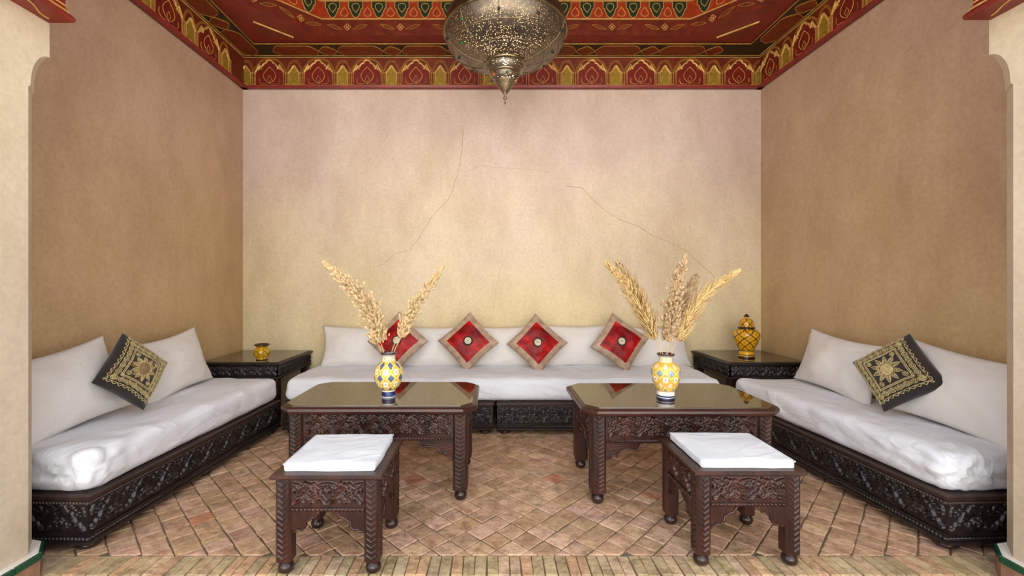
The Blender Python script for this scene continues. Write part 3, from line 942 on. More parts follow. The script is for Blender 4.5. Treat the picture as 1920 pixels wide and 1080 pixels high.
def rounded_block(x0, x1, y0, y1, z0, z1, r, step, disp=None, rz=None):
    """box with rounded edges built from six welded grids; disp(p, n) -> offset along the normal"""
    rz = rz or r
    idx = {}; V = []; F = []
    def axis(a, b):
        n = max(3, int((b-a)/step)); 
        core = [a + (b-a)*i/n for i in range(n+1)]
        return core
    # cluster samples near the edges so the rounding is smooth
    def edge_axis(a, b, rr):
        s = [a, a+rr*.08, a+rr*.3, a+rr*.6, a+rr]
        n = max(2, int((b-a-2*rr)/step))
        s += [a+rr+(b-a-2*rr)*i/n for i in range(1, n)]
        s += [b-rr, b-rr*.6, b-rr*.3, b-rr*.08, b]
        return s
    ax = edge_axis(x0, x1, r); ay = edge_axis(y0, y1, r); az = edge_axis(z0, z1, rz)
    def vert(x, y, z):
        k = (round(x,5), round(y,5), round(z,5))
        if k in idx: return idx[k]
        c = Vector((min(max(x, x0+r), x1-r), min(max(y, y0+r), y1-r), min(max(z, z0+rz), z1-rz)))
        d = Vector((x,y,z)) - c
        d2 = Vector((d.x/r, d.y/r, d.z/rz))
        if d2.length > 1e-9:
            q = d2.normalized(); p = c + Vector((q.x*r, q.y*r, q.z*rz)); nrm = q
        else: p = c; nrm = Vector((0,0,1))
        if disp: p = p + disp(p, nrm)
        idx[k] = len(V); V.append(tuple(p)); return idx[k]
    def grid(A, B, fn, flip):
        for i in range(len(A)-1):
            for j in range(len(B)-1):
                q = [vert(*fn(A[i],B[j])), vert(*fn(A[i+1],B[j])), vert(*fn(A[i+1],B[j+1])), vert(*fn(A[i],B[j+1]))]
                F.append(tuple(q[::-1] if flip else q))
    grid(ax, ay, lambda a,b: (a,b,z1), False); grid(ax, ay, lambda a,b: (a,b,z0), True)
    grid(ax, az, lambda a,b: (a,y0,b), False); grid(ax, az, lambda a,b: (a,y1,b), True)
    grid(ay, az, lambda a,b: (x1,a,b), False); grid(ay, az, lambda a,b: (x0,a,b), True)
    mb = MB(); mb.v = V; mb.f = F
    return mb

def seat_cushion(M, W, D, z, label, skew):
    def disp(p, n):
        k = noise.noise(p*9+Vector((skew*10,0,0)))*.004 + noise.noise(p*22)*.0015
        crown = .006*(1-(2*p.x/W)**2)*(1-(2*p.y/D)**2) if n.z > .5 else 0
        return n*k + Vector((0,0,crown))
    mb = rounded_block(-W/2, W/2, -D/2, D/2, 0, .042, .014, .02, disp)
    c = mb.build('seat_cushion', M_SEAT, None, 'all', M @ T(0,0,z) @ RZ(skew))
    # piping seam around the upper edge
    zz = .036
    pts = [(-W/2+.004,-D/2-.0005,zz),(W/2-.004,-D/2-.0005,zz),(W/2+.0005,-D/2+.004,zz),(W/2+.0005,D/2-.004,zz),(W/2-.004,D/2+.0005,zz),(-W/2+.004,D/2+.0005,zz),(-W/2-.0005,D/2-.004,zz),(-W/2-.0005,-D/2+.004,zz)]
    MB().tube(pts, .0022, 4, True).build('piping', M_SEAT, c)
    return tag(c, label, 'cushion', 'white stool cushions')

MS1 = T(-.706, 2.08, 0); stool(MS1, .478, .445, .437, 'carved dark stool standing before the left low table')
seat_cushion(MS1 @ T(-.002, .006, 0), .40, .375, .431, 'flat white cushion on the stool before the left low table', .8)
MS2 = T(1.134, 2.125, 0); stool(MS2, .494, .43, .432, 'carved dark stool standing before the right low table')
seat_cushion(MS2 @ T(.012, .004, 0), .415, .37, .426, 'flat white cushion on the stool before the right low table', -1.2)

# ------------------------------------------------------------------ corner tables
def corner_table(x0, x1, label, inner):
    y0, y1, H = 3.77, 4.49, .572
    t = empty('corner_table', T((x0+x1)/2, (y0+y1)/2, 0), label, 'table', 'square corner tables between the divans')
    W2, D2 = (x1-x0)/2, (y1-y0)/2; th = .03
    MB().layers([[(-W2*k,-D2*k,z),(W2*k,-D2*k,z),(W2*k,D2*k,z),(-W2*k,D2*k,z)] for z, k in ((H-th,.975),(H-th*.6,1),(H-.006,1),(H-.001,.985))]).build('table_top', M_BLACK_WOOD, t)
    MB().box(-W2+.02, W2-.02, -D2+.02, D2-.02, H-.003, H+.004).build('glass_pane', M_GLASS, t)
    lw = .07; lx, ly = W2-.022-lw/2, D2-.022-lw/2
    for k, (sx, sy) in enumerate(((-1,-1),(1,-1),(1,1),(-1,1))):
        l = inst('leg', leg_mesh(lw, .046, H-th, M_WOOD, False), t, T(sx*lx, sy*ly, 0) @ RZ(90*k))
        inst('ball_foot', FOOT_T, l)
    az1, az0 = H-th, H-th-.115
    for k, (Ms, L) in enumerate(side_frames(-lx-lw/2-.004, lx+lw/2+.004, -ly-lw/2-.004, ly+lw/2+.004)):
        if k == 2: continue
        a = MB().box(0, L, 0, .022, az0, az1).build('apron', M_BLACK_WOOD, t, M=Ms)
        inst('carved_panel', relief_mesh(L-.02, .082, M_BLACK_WOOD, depth=.012, seed=8, step=.0038, sw=.9, period=.12), a, T(.01, -.0005, az0+.026))
        inst('rope_moulding', rope_mesh(L, M_BLACK_WOOD), a, T(0, -.004, az0+.010))
    return t
corner_table(XL+.01, -1.835, 'dark corner table beside the left divan, with a small yellow pot', 1)
corner_table(2.045, XR-.01, 'dark corner table beside the right divan, with a tall lidded jar', -1)

# ------------------------------------------------------------------ divan bases
def divan_base(M, L, D, label, ends=(), nfeet=3):
    t = empty('divan_base', M, label, 'divan', 'carved divan bases')
    z0, z1 = .038, .268
    MB().box(.006, L-.006, .012, D, z0+.01, z1-.012).build('body', M_BLACK_WOOD, t)
    MB().layers([[(0,0,z),(L,0,z),(L,D,z),(0,D,z)] if e == 0 else [(e,e,z),(L-e,e,z),(L-e,D,z),(e,D,z)] for z, e in ((z1-.026,.006),(z1-.020,0),(z1-.004,0),(z1,.006))]).build('top_rail', M_RAIL, t)
    MB().layers([[(e,e,z),(L-e,e,z),(L-e,D,z),(e,D,z)] for z, e in ((z0,.004),(z0+.006,0),(z0+.016,0),(z0+.020,.006),(z0+.040,.006),(z0+.044,.0),(z0+.052,.0),(z0+.056,.01))]).build('base_moulding', M_BLACK_WOOD, t)
    faces = [(Matrix.Identity(4), L)]
    if 'x0' in ends: faces.append((T(0, D, 0) @ RZ(-90), D))
    if 'x1' in ends: faces.append((T(L, 0, 0) @ RZ(90), D))
    for Mf, fl in faces:
        inst('carved_panel', relief_mesh(fl-.03, .142, M_BLACK_WOOD, depth=.016, seed=11, step=.0038, sw=.78, period=.19), t, Mf @ T(.015, .0105, z0+.058))
        inst('rope_moulding', rope_mesh(fl-.01, M_RAIL, .006, .016), t, Mf @ T(.005, .004, z1-.034))
        inst('rope_moulding', rope_mesh(fl-.01, M_BLACK_WOOD, .007, .018), t, Mf @ T(.005, .004, z0+.030))
    for k in range(nfeet):
        x = .07 + (L-.14)*k/(nfeet-1)
        for y in (.07, D-.07): inst('bun_foot', FOOT_D, t, T(x, y, 0))
    return t
TOE = 2.3
ML = T(-1.862, 2.02, 0) @ RZ(90-TOE)
divan_base(ML, 1.70, .64, 'long black carved divan base along the left wall', ('x0',))
MR = T(2.035, 3.72, 0) @ RZ(-90+TOE)
divan_base(MR, 1.70, .64, 'long black carved divan base along the right wall', ('x1',))
MBK1 = T(-1.74, 3.62, 0); MBK2 = T(.040, 3.62, 0)
divan_base(MBK1, 1.755, .86, 'left half of the black carved divan base along the back wall')
divan_base(MBK2, 1.885, .86, 'right half of the black carved divan base along the back wall')

# ------------------------------------------------------------------ mattresses
def mattress(M, L, D, h, label, seed, near=None, step=.016):
    off = Vector((seed*7.3, seed*3.1, 0))
    def disp(p, n):
        q = p + off
        k = noise.noise(q*3.2)*.010 + noise.noise(q*8.5)*.005
        rq = Vector((q.x*2.0+q.z*2.5, q.y*3.2-q.x*.6, q.z*4.5+q.x*.8))
        side = 1.0 if n.z < .75 else .45
        k += side*.0075*max(0, 1-abs(noise.noise(rq))*7) - side*.004*max(0, 1-abs(noise.noise(rq*1.7+Vector((3,8,1))))*6)
        # drawn folds along the front edge of the sheet
        front = max(0, 1-abs(p.y)/.25)
        k += .006*front*noise.noise(Vector((q.x*2.2, q.z*16 + q.x*3, seed)))
        if near is not None:
            d = math.hypot(p.x-near, p.y-.05)
            w = max(0, 1-d/.34)
            ang = math.atan2(p.z-.10, (p.x-near)*1.0+(p.y-.05)*.8+1e-4)
            k += .024*w*(abs(noise.noise(Vector((ang*2.4+seed, d*5, 1.5))))*2-.5)
        v = n*k
        if n.z < .3 and p.z < .05: v *= .3
        return v
    mb = rounded_block(0, L, 0, D, 0, h, .06, step, disp, rz=.055)
    return tag(mb.build('mattress', M_SHEET, None, 'all', M @ T(0,0,.269)), label, 'mattress', 'sheeted divan mattresses')
mattress(ML @ T(.014, .014, 0), 1.68, .625, .19, 'white sheeted mattress on the left divan, rumpled at its near corner', 1, 0)
mattress(MR @ T(.006, .014, 0), 1.68, .625, .19, 'white sheeted mattress on the right divan, tucked at its near corner', 2, 1.68)
mattress(T(-1.735, 3.645, 0), 3.655, .84, .19, 'long white sheeted mattress on the back divan', 3)
# ------------------------------------------------------------------ pillows and cushions
def pillow_surf(w, h, t, pin, seed, wr=.004):
    def f(u, v, side):
        x = w/2*u*(1-pin*(1-v*v)); z = h/2*v*(1-pin*(1-u*u))
        e = max(0.0, (1-u*u)*(1-v*v))
        th = t/2*e**.55
        fade = e**.4
        q = Vector((u*1.7+seed, v*1.7, side*3.0+seed*.37))
        th += fade*(noise.noise(q)*t*.10 + noise.noise(q*2.7)*wr)
        th += fade*wr*.7*max(0, 1-abs(noise.noise(Vector((u*1.1+v*.9+seed*3, v*2.4-u*.5, side))))*7)
        # pleats pulled in from the corners
        for cu, cv in ((1,1),(1,-1),(-1,1),(-1,-1)):
            du, dv = u-cu, v-cv; d = math.hypot(du, dv)
            if d < .8:
                a = math.atan2(dv*cv, du*cu)
                th += fade*(1-d/.8)*wr*1.4*math.sin(a*14+seed+cu)
        sag = noise.noise(Vector((u*1.3+seed*2, v*1.3, 9)))*.008
        return Vector((x, -side*th, z+sag*(1 if v > 0 else .3)*e**.2))
    return f
def pillow_mesh(surf, n=26, keep=None):
    """whole pillow, or only the front cells / the rest chosen by keep(u, v, side)"""
    g = lambda i: math.sin((-1+2*i/n)*PI/2)*.55 + (-1+2*i/n)*.45
    mb = MB(); idx = {}
    def vert(i, j, side):
        rim = i in (0, n) or j in (0, n)
        k = (i, j, 0 if rim else side)
        if k not in idx:
            idx[k] = len(mb.v); mb.v.append(tuple(surf(g(i), g(j), side)))
        return idx[k]
    for side in (1, -1):
        for i in range(n):
            for j in range(n):
                if keep and not keep((g(i)+g(i+1))/2, (g(j)+g(j+1))/2, side): continue
                q = (vert(i,j,side), vert(i+1,j,side), vert(i+1,j+1,side), vert(i,j+1,side))
                mb.f.append(q if side > 0 else q[::-1])
    return mb
def white_pillow(M, label, seed, w=.74, h=.40, t=.17, pin=.09):
    s = pillow_surf(w, h, t, pin, seed, .009)
    o = pillow_mesh(s).build('pillow', M_PILLOW, None, 'all', M)
    return tag(o, label, 'pillow', 'white bolster pillows')
ZM = .455
edges = [606, 745, 880, 1012, 1158, 1292]
names = ['white pillow on the back divan, nearest the small yellow pot', 'white pillow on the back divan, between first and second red cushions from left',
         'white pillow on the back divan, between the two middle red cushions', 'white pillow on the back divan, between third and fourth red cushions from left',
         'white pillow on the back divan, nearest the tall lidded jar']
for k in range(5):
    cx = ((edges[k]+edges[k+1])/2-VPX)*4.36/FPX; w = (edges[k+1]-edges[k])*4.36/FPX+.015
    white_pillow(T(cx, 4.35+random.uniform(-.015,.015), ZM+.18+random.uniform(-.01,.012)) @ RZ(random.uniform(-4,4)) @ RX(-11+random.uniform(-3,3)) @ RY(random.uniform(-2.5,2.5)), names[k], k*1.7+1, w+.02, .425, .19, .11)
white_pillow(T(-2.35, 3.22, ZM+.205) @ RZ(90) @ RX(-17) @ RY(-5), 'white pillow on the left divan, beside the corner table', 11, .74, .45, .19, .13)
white_pillow(T(-2.34, 2.37, ZM+.215) @ RZ(87) @ RX(-18) @ RY(-7), 'white pillow on the left divan, nearest the front pier', 12, .74, .47, .20, .13)
white_pillow(T(2.56, 3.24, ZM+.20) @ RZ(-90) @ RX(-17) @ RY(4), 'white pillow on the right divan, beside the corner table', 13, .76, .44, .19, .13)
white_pillow(T(2.57, 2.37, ZM+.205) @ RZ(-87) @ RX(-18) @ RY(5), 'white pillow on the right divan, nearest the front pier', 14, .76, .46, .20, .13)

def red_cushion(M, label, seed):
    s = pillow_surf(.41, .41, .13, .055, seed, .005)
    root = empty('diamond_cushion', M, label, 'cushion', 'red satin cushions on the back divan')
    inner = lambda u, v, sd: sd > 0 and abs(u) < .74 and abs(v) < .74
    pillow_mesh(s, 30, inner).build('satin_panel', M_RED, root, 'all')
    pillow_mesh(s, 30, lambda u, v, sd: not inner(u, v, sd)).build('satin_border', M_TAN, root, 'all')
    y = s(0, 0, 1).y
    Mm = T(0, y-.001, 0) @ RX(90) @ Matrix.Diagonal((1.18,1.18,1,1))
    md = MB().lathe([(0,.0035),(.012,.004),(.026,.003),(.028,-.002),(0,-.002)], 24).build('medallion', M_CREAM, root, 'all', Mm)
    ring = MB().lathe([(.0285,-.004),(.0285,.002),(.036,.001),(.037,-.004)], 24)
    for k in range(24):
        ring.box(.034, .043, -.0018, .0018, -.004, .0012, RZ(15*k))
    ring.build('beaded_ring', M_BLACKF, md)
    MB().lathe([(0,.006),(.004,.006),(.006,.004),(.006,.002)], 12).build('centre_bead', M_RUSTT, md)
    dots = MB()
    for k in range(10):
        a = 2*PI*k/10; dots.ball((.017*math.cos(a), .017*math.sin(a), .0036), .0028, nu=6, nv=4)
    dots.build('ring_stitching', M_TANT, md)
    return root
for (px, py, rot), lb, sd in zip([(746,640,45), (878,641,47), (1007,644,43.5), (1162,642,36)],
        ['red satin diamond cushion partly behind the left vase', 'red satin diamond cushion, second from the left on the back divan',
         'red satin diamond cushion, third from the left on the back divan', 'red satin diamond cushion standing tilted, nearest the right vase'], (2,5,8,13)):
    red_cushion(T(*at(px, py, 4.13)) @ RX(-17) @ RY(rot), lb, sd)

def ornate_cushion(M, label, seed, coloured, w, ou, ov):
    s = pillow_surf(w, w, .15, .03, seed, .003)
    root = empty('embroidered_cushion', M, label, 'cushion', 'black cushions with gold embroidery')
    pillow_mesh(s, 26).build('cover', M_BLACKF, root, 'all')
    k_ = .85
    def on(u, v, lift_=.0015): 
        p = s(max(-.97, min(.97, u*k_+ou)), max(-.97, min(.97, v*k_+ov)), 1); p.y -= lift_; return p
    e = MB()
    def line(pts, r=.0022, closed=False):
        P = []
        n = len(pts)
        for i in range(n if closed else n-1):
            a, b = pts[i], pts[(i+1) % n]
            m = max(1, int(math.hypot(b[0]-a[0], b[1]-a[1])/.08))
            P += [on(a[0]+(b[0]-a[0])*t/m, a[1]+(b[1]-a[1])*t/m) for t in range(m)]
        if not closed: P.append(on(*pts[-1]))
        e.tube(P, r, 4, closed, flat=(0,-1,0))
    def circ(cx, cy, r, n=12, th=.002): line([(cx+r*math.cos(2*PI*i/n), cy+r*math.sin(2*PI*i/n)) for i in range(n)], th, True)
    # scalloped outer edge, braid frame, ring chain between
    for side in range(4):
        R_ = lambda a, b: [(a,b),(b,-a),(-a,-b),(-b,a)][side]
        line([R_(-1.02+2.04*i/40, 1.0+.035*math.sin(i*PI/2)) for i in range(41)], .0028)
        line([R_(-.98+1.96*i/12, .95) for i in range(13)], .002)
        for off in (.60, .66): line([R_(-.66+1.32*i/10, off) for i in range(11)], .0022)
        line([R_(-.64+1.28*i/36, .63+.025*(1 if i%2 else -1)) for i in range(37)], .0018)
        for k in range(7):
            c = -.82+k*.273
            q = R_(c, .80); circ(q[0], q[1], .085, 10, .0026)
            circ(q[0], q[1], .038, 8, .0028)
            if k < 6:
                for dd in (-.03, .03):
                    a, b = R_(c+.136+dd, .88), R_(c+.136-dd, .72); line([a, b], .002)
    # star flower
    for k in range(10):
        a = 2*PI*k/10
        P = lambda r, t: (r*math.cos(a+t), r*math.sin(a+t))
        line([P(.26,-.30), P(.40,-.17), P(.56,0), P(.40,.17), P(.26,.30)], .003)
        line([P(.26,-.16), P(.36,-.09), P(.45,0), P(.36,.09), P(.26,.16)], .0022)
        circ(*P(.33,0), .04, 8, .0026)
    for cx, cy in ((.46,.46),(-.46,.46),(.46,-.46),(-.46,-.46)):
        circ(cx, cy, .08, 10, .0026); circ(cx, cy, .035, 7, .0026)
    e.build('embroidery', M_GOLDT, root, 'all')
    # raised stitched heart of the flower
    def patch(pts, lift_):
        mb = MB(); c = (sum(p[0] for p in pts)/len(pts), sum(p[1] for p in pts)/len(pts))
        rings = []
        for f_ in (1.0, .8, .6, .4, .2):
            rings.append([on(c[0]+(p[0]-c[0])*f_, c[1]+(p[1]-c[1])*f_, .0005 if f_ == 1.0 else lift_) for p in pts])
        mb.layers(rings[::-1], cap=False)
        mb.f = [f[::-1] for f in mb.f]
        o = len(mb.v); mb.v.append(tuple(on(c[0], c[1], lift_))); n = len(pts)
        mb.f += [(i, (i+1) % n, o) for i in range(n)]
        return mb
    circ20 = [(.25*math.cos(2*PI*i/20), .25*math.sin(2*PI*i/20)) for i in range(20)]
    patch(circ20, .0022).build('stitched_centre', M_TANT if coloured else M_GOLDT, root, 'all')
    if coloured:
        for k in range(8):
            a = 2*PI*k/8+.2
            P = lambda r, t: (r*math.cos(a+t), r*math.sin(a+t))
            patch([P(.27,-.34), P(.44,-.30), P(.58,0), P(.44,.30), P(.27,.34), P(.25,0)], .0018).build('stitched_petal', (M_RUSTT, M_TANT)[k % 2], root, 'all')
    return root
ornate_cushion(T(-2.165, 2.64, .722) @ RZ(82) @ RX(-14) @ RY(42), 'black cushion embroidered with gold and rust flowers, on the left divan', 21, True, .345, .035, .05)
ornate_cushion(T(2.432, 2.625, .719) @ RZ(-72) @ RX(-18) @ RY(-40), 'black cushion embroidered with a gold star flower, on the right divan', 23, False, .355, -.07, .07)

# ------------------------------------------------------------------ glazed pots
def resample(prof, n):
    P = smooth_path(prof, 8)
    d = [0]
    for a, b in zip(P, P[1:]): d.append(d[-1]+math.hypot(b[0]-a[0], b[1]-a[1]))
    out = []; j = 0
    for i in range(n+1):
        t = d[-1]*i/n
        while j < len(P)-2 and d[j+1] < t: j += 1
        k = (t-d[j])/max(1e-9, d[j+1]-d[j])
        out.append((P[j][0]+(P[j+1][0]-P[j][0])*k, P[j][1]+(P[j+1][1]-P[j][1])*k))
    return out
def painted_pot(name, prof, nz, ns, colour, parent, M=None):
    pr = resample(prof, nz)
    mb = MB().lathe(pr, ns)
    cols = []
    for k, (r, z) in enumerate(pr):
        for i in range(ns): cols.append(colour(i/ns, z, r, k/nz))
    return mb.build(name, M_GLAZE, parent, 'all', M, cols)
YEL, YEL2, ORG, WHT, BLU, DBL, LIL, BRN = lin(236,210,104), lin(222,182,70), lin(224,166,86), lin(240,236,218), lin(92,102,150), lin(28,40,88), lin(186,186,206), lin(58,30,20)
def vase_colour(style):
    def f(a, z, r, t):
        if z > .262: return lin(64,36,44)                       # lip
        if z > .252: return lin(168,166,172)
        if z > .215:
            q = (a*14) % 1
            if z < .222: return YEL2
            return BLU if abs(q-.5) < .10 and abs(z-.238) < .008 else (WHT if abs(q-.5) < .3 else YEL)
        if style == 0:
            if z < .006: return lin(190,190,200)
            if z < .036: return DBL if .2 < ((z/.036+a*3) % 1) else lin(60,80,150)
            if z < .050: return YEL2 if z > .042 else WHT
        else:
            if z < .012: return DBL
            if z < .016: return WHT
            if z < .026: return DBL
            if z < .048: return WHT
            if z < .053: return ORG
        A, B = a*8, (z-.05)/.075
        p, q = A+B, A-B
        ip, iq = math.floor(p), math.floor(q); fp, fq = p-ip-.5, q-iq-.5
        m = max(abs(fp), abs(fq)); d = math.hypot(fp, fq)
        kind = (ip+iq) % 2 if style == 0 else (ip*2+iq) % 3
        if kind == 0:
            if m < .27: 
                if style == 0: return BLU if (int((fp+.5)*26)+int((fq+.5)*26)) % 2 else LIL
                return lin(150,168,176) if d > .1 else BLU
            if m < .31: return DBL
            return YEL
        if kind == 1:
            rr = .34+.05*math.cos(4*math.atan2(fq, fp))
            if d < .09: return BLU
            if .17 < d < .22 and abs(math.cos(2*math.atan2(fq, fp))) > .93: return DBL
            if d < rr: return WHT
            return YEL if d < rr+.05 else (ORG if (ip % 3 == 0) else YEL2)
        if d < .28: return lin(236,206,176)
        return YEL2 if m < .42 else ORG
    return f
V_PROF0 = [(0,0),(.040,0),(.042,.004),(.041,.034),(.043,.044),(.060,.060),(.082,.10),(.088,.140),(.080,.178),(.060,.204),(.044,.216),(.041,.224),(.041,.250),(.047,.260),(.050,.268),(.046,.272),(.040,.262),(.036,.24),(.036,.20)]
V_PROF1 = [(0,0),(.050,0),(.052,.006),(.050,.014),(.052,.026),(.051,.048),(.058,.062),(.074,.10),(.084,.145),(.084,.172),(.074,.198),(.056,.213),(.040,.222),(.038,.232),(.039,.250),(.049,.262),(.052,.268),(.047,.272),(.040,.262),(.034,.24),(.034,.20)]
GT = TH+.0055
VL = Vector((-.634, 2.69, GT)); VR = Vector((1.052, 2.645, GT))
v1 = tag(painted_pot('vase', V_PROF0, 130, 208, vase_colour(0), None, T(*VL)), 'yellow glazed vase with blue checked diamonds and blue foot, holding two plumes', 'vase')
v2 = tag(painted_pot('vase', V_PROF1, 130, 208, vase_colour(1), None, T(*VR)), 'yellow glazed vase with white flowers and white foot, holding five plumes', 'vase')

JY, JO = lin(222,166,26), lin(206,120,24)
def lattice(a, b):
    p, q = a+b, a-b
    fp, fq = p-math.floor(p)-.5, q-math.floor(q)-.5
    return fp, fq
def jar_body(a, z, r, t):
    if z < .016: return lin(52,26,14)
    if z < .022: return JY
    if z < .030: return lin(60,30,16)
    if z < .068: return JY if z < .060 else lin(66,40,16)
    if z > .262: return lin(52,26,14)
    fp, fq = lattice(a*7, (z-.068)/.075)
    m = max(abs(fp), abs(fq)); d = math.hypot(fp, fq); an = math.atan2(fq, fp)
    if m > .43: return lin(58,38,14)
    if d < .06: return lin(90,44,16)
    if d < .16+.07*math.cos(4*an): return JO
    return JY
def jar_lid(a, z, r, t):
    if z < .012: return lin(60,32,16)
    if z > .10: return lin(50,34,18)
    if z > .085: return JY
    fp, fq = lattice(a*6, z/.07)
    m = max(abs(fp), abs(fq)); d = math.hypot(fp, fq)
    if m > .43: return lin(62,40,16)
    return JO if d < .2 else JY
jr = empty('lidded_jar', T(2.352, 4.04, .5765), 'tall yellow lidded jar with brown lattice on the right corner table', 'jar')
painted_pot('jar_body', [(0,0),(.066,0),(.070,.006),(.066,.018),(.068,.026),(.062,.036),(.062,.066),(.068,.082),(.094,.14),(.112,.195),(.108,.228),(.086,.252),(.066,.262),(.064,.27),(0,.27)], 100, 168, jar_body, jr)
painted_pot('lid', [(0,0),(.070,0),(.074,.005),(.068,.010),(.060,.014),(.060,.040),(.052,.066),(.032,.084),(.016,.092),(.018,.098),(.024,.106),(.014,.118),(.004,.128),(0,.130)], 70, 120, jar_lid, jr, T(0,0,.271))
def pot_col(a, z, r, t):
    if z > .128: return lin(44,34,16)
    if z > .112: return lin(120,92,20)
    if z < .008: return lin(70,52,16)
    w = .5+.5*math.sin(a*2*PI*9)
    if abs(z-.065-.014*math.sin(a*2*PI*6)) < .005: return lin(96,70,14)
    return lin(206,158,24) if w > .12 else lin(170,124,18)
tag(painted_pot('small_pot', [(0,0),(.046,0),(.048,.006),(.044,.014),(.052,.024),(.066,.046),(.069,.066),(.062,.088),(.044,.104),(.042,.110),(.050,.120),(.062,.130),(.064,.138),(.056,.138),(.044,.126),(.038,.112),(.038,.09)], 70, 120, pot_col, None, T(-2.06, 3.92, .5765)),
    'small round yellow pot with dark rim on the left corner table', 'pot')

# ------------------------------------------------------------------ dried reeds
_ico = None
def ico():
    g = (1+5**.5)/2
    v = [Vector(p).normalized() for p in ((-1,g,0),(1,g,0),(-1,-g,0),(1,-g,0),(0,-1,g),(0,1,g),(0,-1,-g),(0,1,-g),(g,0,-1),(g,0,1),(-g,0,-1),(-g,0,1))]
    f = [(0,11,5),(0,5,1),(0,1,7),(0,7,10),(0,10,11),(1,5,9),(5,11,4),(11,10,2),(10,7,6),(7,1,8),(3,9,4),(3,4,2),(3,2,6),(3,6,8),(3,8,9),(4,9,5),(2,4,11),(6,2,10),(8,6,7),(9,8,1)]
    return v, f
ICV, ICF = ico()
def reed(vase, px, label, group, t0, rad, m, woolly, seed, dy=0, density=1.0):
    """px: pixel path from the vase mouth to the tip, on the plane of the vase"""
    r = random.Random(seed)
    Yv = vase.y
    P = [at(x, y, Yv) for x, y in px]
    base = Vector((vase.x + (P[0].x-vase.x)*.3, Yv+dy*.05, vase.z+.06))
    n = len(P)
    for i, p in enumerate(P): p.y = Yv + dy*(i/(n-1))**1.2 + (0 if i else 0)
    path = [base] + P
    sm = []
    Q = [path[0]] + path + [path[-1]]
    for i in range(1, len(Q)-2):
        for k in range(8):
            t = k/8
            a, b, c, d = Q[i-1], Q[i], Q[i+1], Q[i+2]
            sm.append(.5*((2*b)+(-a+c)*t+(2*a-5*b+4*c-d)*t*t+(-a+3*b-3*c+d)*t**3))
    sm.append(path[-1])
    root = empty('reed', T(*base), label, 'reed', group)
    loc = [p-base for p in sm]; N_ = len(loc)
    MB().tube(loc, [.0030-.0020*i/N_ for i in range(N_)], 6).build('stem', M_STEM, root, 'all')
    if rad <= 0: return root
    mb = MB()
    i0 = int(N_*t0)
    cnt = int((520 if woolly else 900)*density)
    for q in range(cnt):
        t = r.random()
        s = t0 + (1-t0)*t
        fi = s*(N_-1); i = min(N_-2, int(fi)); c = loc[i].lerp(loc[i+1], fi-i)
        ax = (loc[i+1]-loc[i]).normalized()
        prof = rad*(math.sin(PI*min(1, t*.86+.13))**.75)*(1.0-.30*t)
        dr = Vector((r.uniform(-1,1), r.uniform(-1,1), r.uniform(-1,1))); dr = (dr-ax*dr.dot(ax))
        if dr.length < .05: continue
        dr.normalize()
        if woolly:
            rr = prof*math.sqrt(r.random())
            lump = .72+.75*noise.noise((c+dr*prof)*34+Vector((seed,0,0)))
            pos = c + dr*rr*lump + ax*r.uniform(-.008,.008)
            sz = r.uniform(.005, .012)
            axx = (dr*.6+ax*1.0).normalized(); sd = axx.cross(Vector((.3,.9,.1))).normalized(); th_ = sd.cross(axx)
            mb.add([pos + axx*(v_.x*sz*1.5) + sd*(v_.y*sz*.8) + th_*(v_.z*sz*.8) for v_ in ICV], ICF)
            if r.random() < .35:
                tip = pos + (dr*.7+ax).normalized()*r.uniform(.012,.022); w = sd*.0014
                mb.add([pos-w, pos+w, tip], [(0,1,2)])
        else:
            l = prof*r.uniform(.5, 1.7)*(1+.8*noise.noise(c*40+dr*2))+.010
            p0 = c + dr*prof*.15; p2 = c + (dr*.58+ax*.85).normalized()*l*1.2 + dr*prof*.35; p1 = p0.lerp(p2, .5) + dr*l*.12
            sd = (p2-p0).cross(dr); 
            if sd.length < 1e-6: continue
            sd = sd.normalized()*r.uniform(.0016,.0034)
            mb.add([p0-sd*.5, p0+sd*.5, p1+sd, p2, p1-sd], [(0,1,2,4),(4,2,3)])
            if r.random() < .5:
                pos = p1; sz = r.uniform(.002,.0042)
                mb.add([pos + v_*sz for v_ in ICV], ICF)
    mb.build('plume', m, root)
    return root
GL, GR = 'reeds in the left vase', 'reeds in the right vase'
reed(VL, [(720,664),(711,632),(699,590),(668,545),(614,492)], 'thick woolly plume leaning left in the left vase', GL, .36, .105, M_PLUME, True, 1, -.05, 1.5)
reed(VL, [(716,664),(705,640),(690,602),(682,580)], 'thin bare reed leaning left in the left vase', GL, 0, 0, M_STEM, False, 2, .03)
reed(VL, [(738,664),(752,632),(768,590),(798,545),(828,500)], 'woolly plume leaning right in the left vase', GL, .40, .068, M_PLUME, True, 3, .05, 1.1)
reed(VL, [(734,664),(746,632),(760,596),(766,584)], 'bare reed leaning right in the left vase', GL, 0, 0, M_STEM, False, 4, -.02)
reed(VR, [(1238,662),(1226,632),(1208,592),(1180,545),(1132,492)], 'feathery golden plume leaning furthest left in the right vase', GR, .36, .060, M_PLUME_G, False, 5, -.04, 1.3)
reed(VR, [(1242,662),(1230,622),(1206,568),(1186,526),(1161,490)], 'slim feathery plume second from left in the right vase', GR, .46, .034, M_PLUME, False, 6, .05)
reed(VR, [(1250,662),(1254,622),(1258,585),(1266,535),(1279,480)], 'thick upright woolly plume in the right vase', GR, .32, .078, M_PLUME_D, True, 7, -.04, 1.6)
reed(VR, [(1252,662),(1260,622),(1268,596),(1288,560),(1316,516)], 'dusty feathery plume right of the upright one in the right vase', GR, .30, .060, M_PLUME_D, False, 8, .06, 1.2)
reed(VR, [(1260,662),(1276,632),(1292,594),(1330,545),(1386,507)], 'feathery golden plume leaning right in the right vase', GR, .34, .052, M_PLUME_G, False, 9, .0, 1.4)

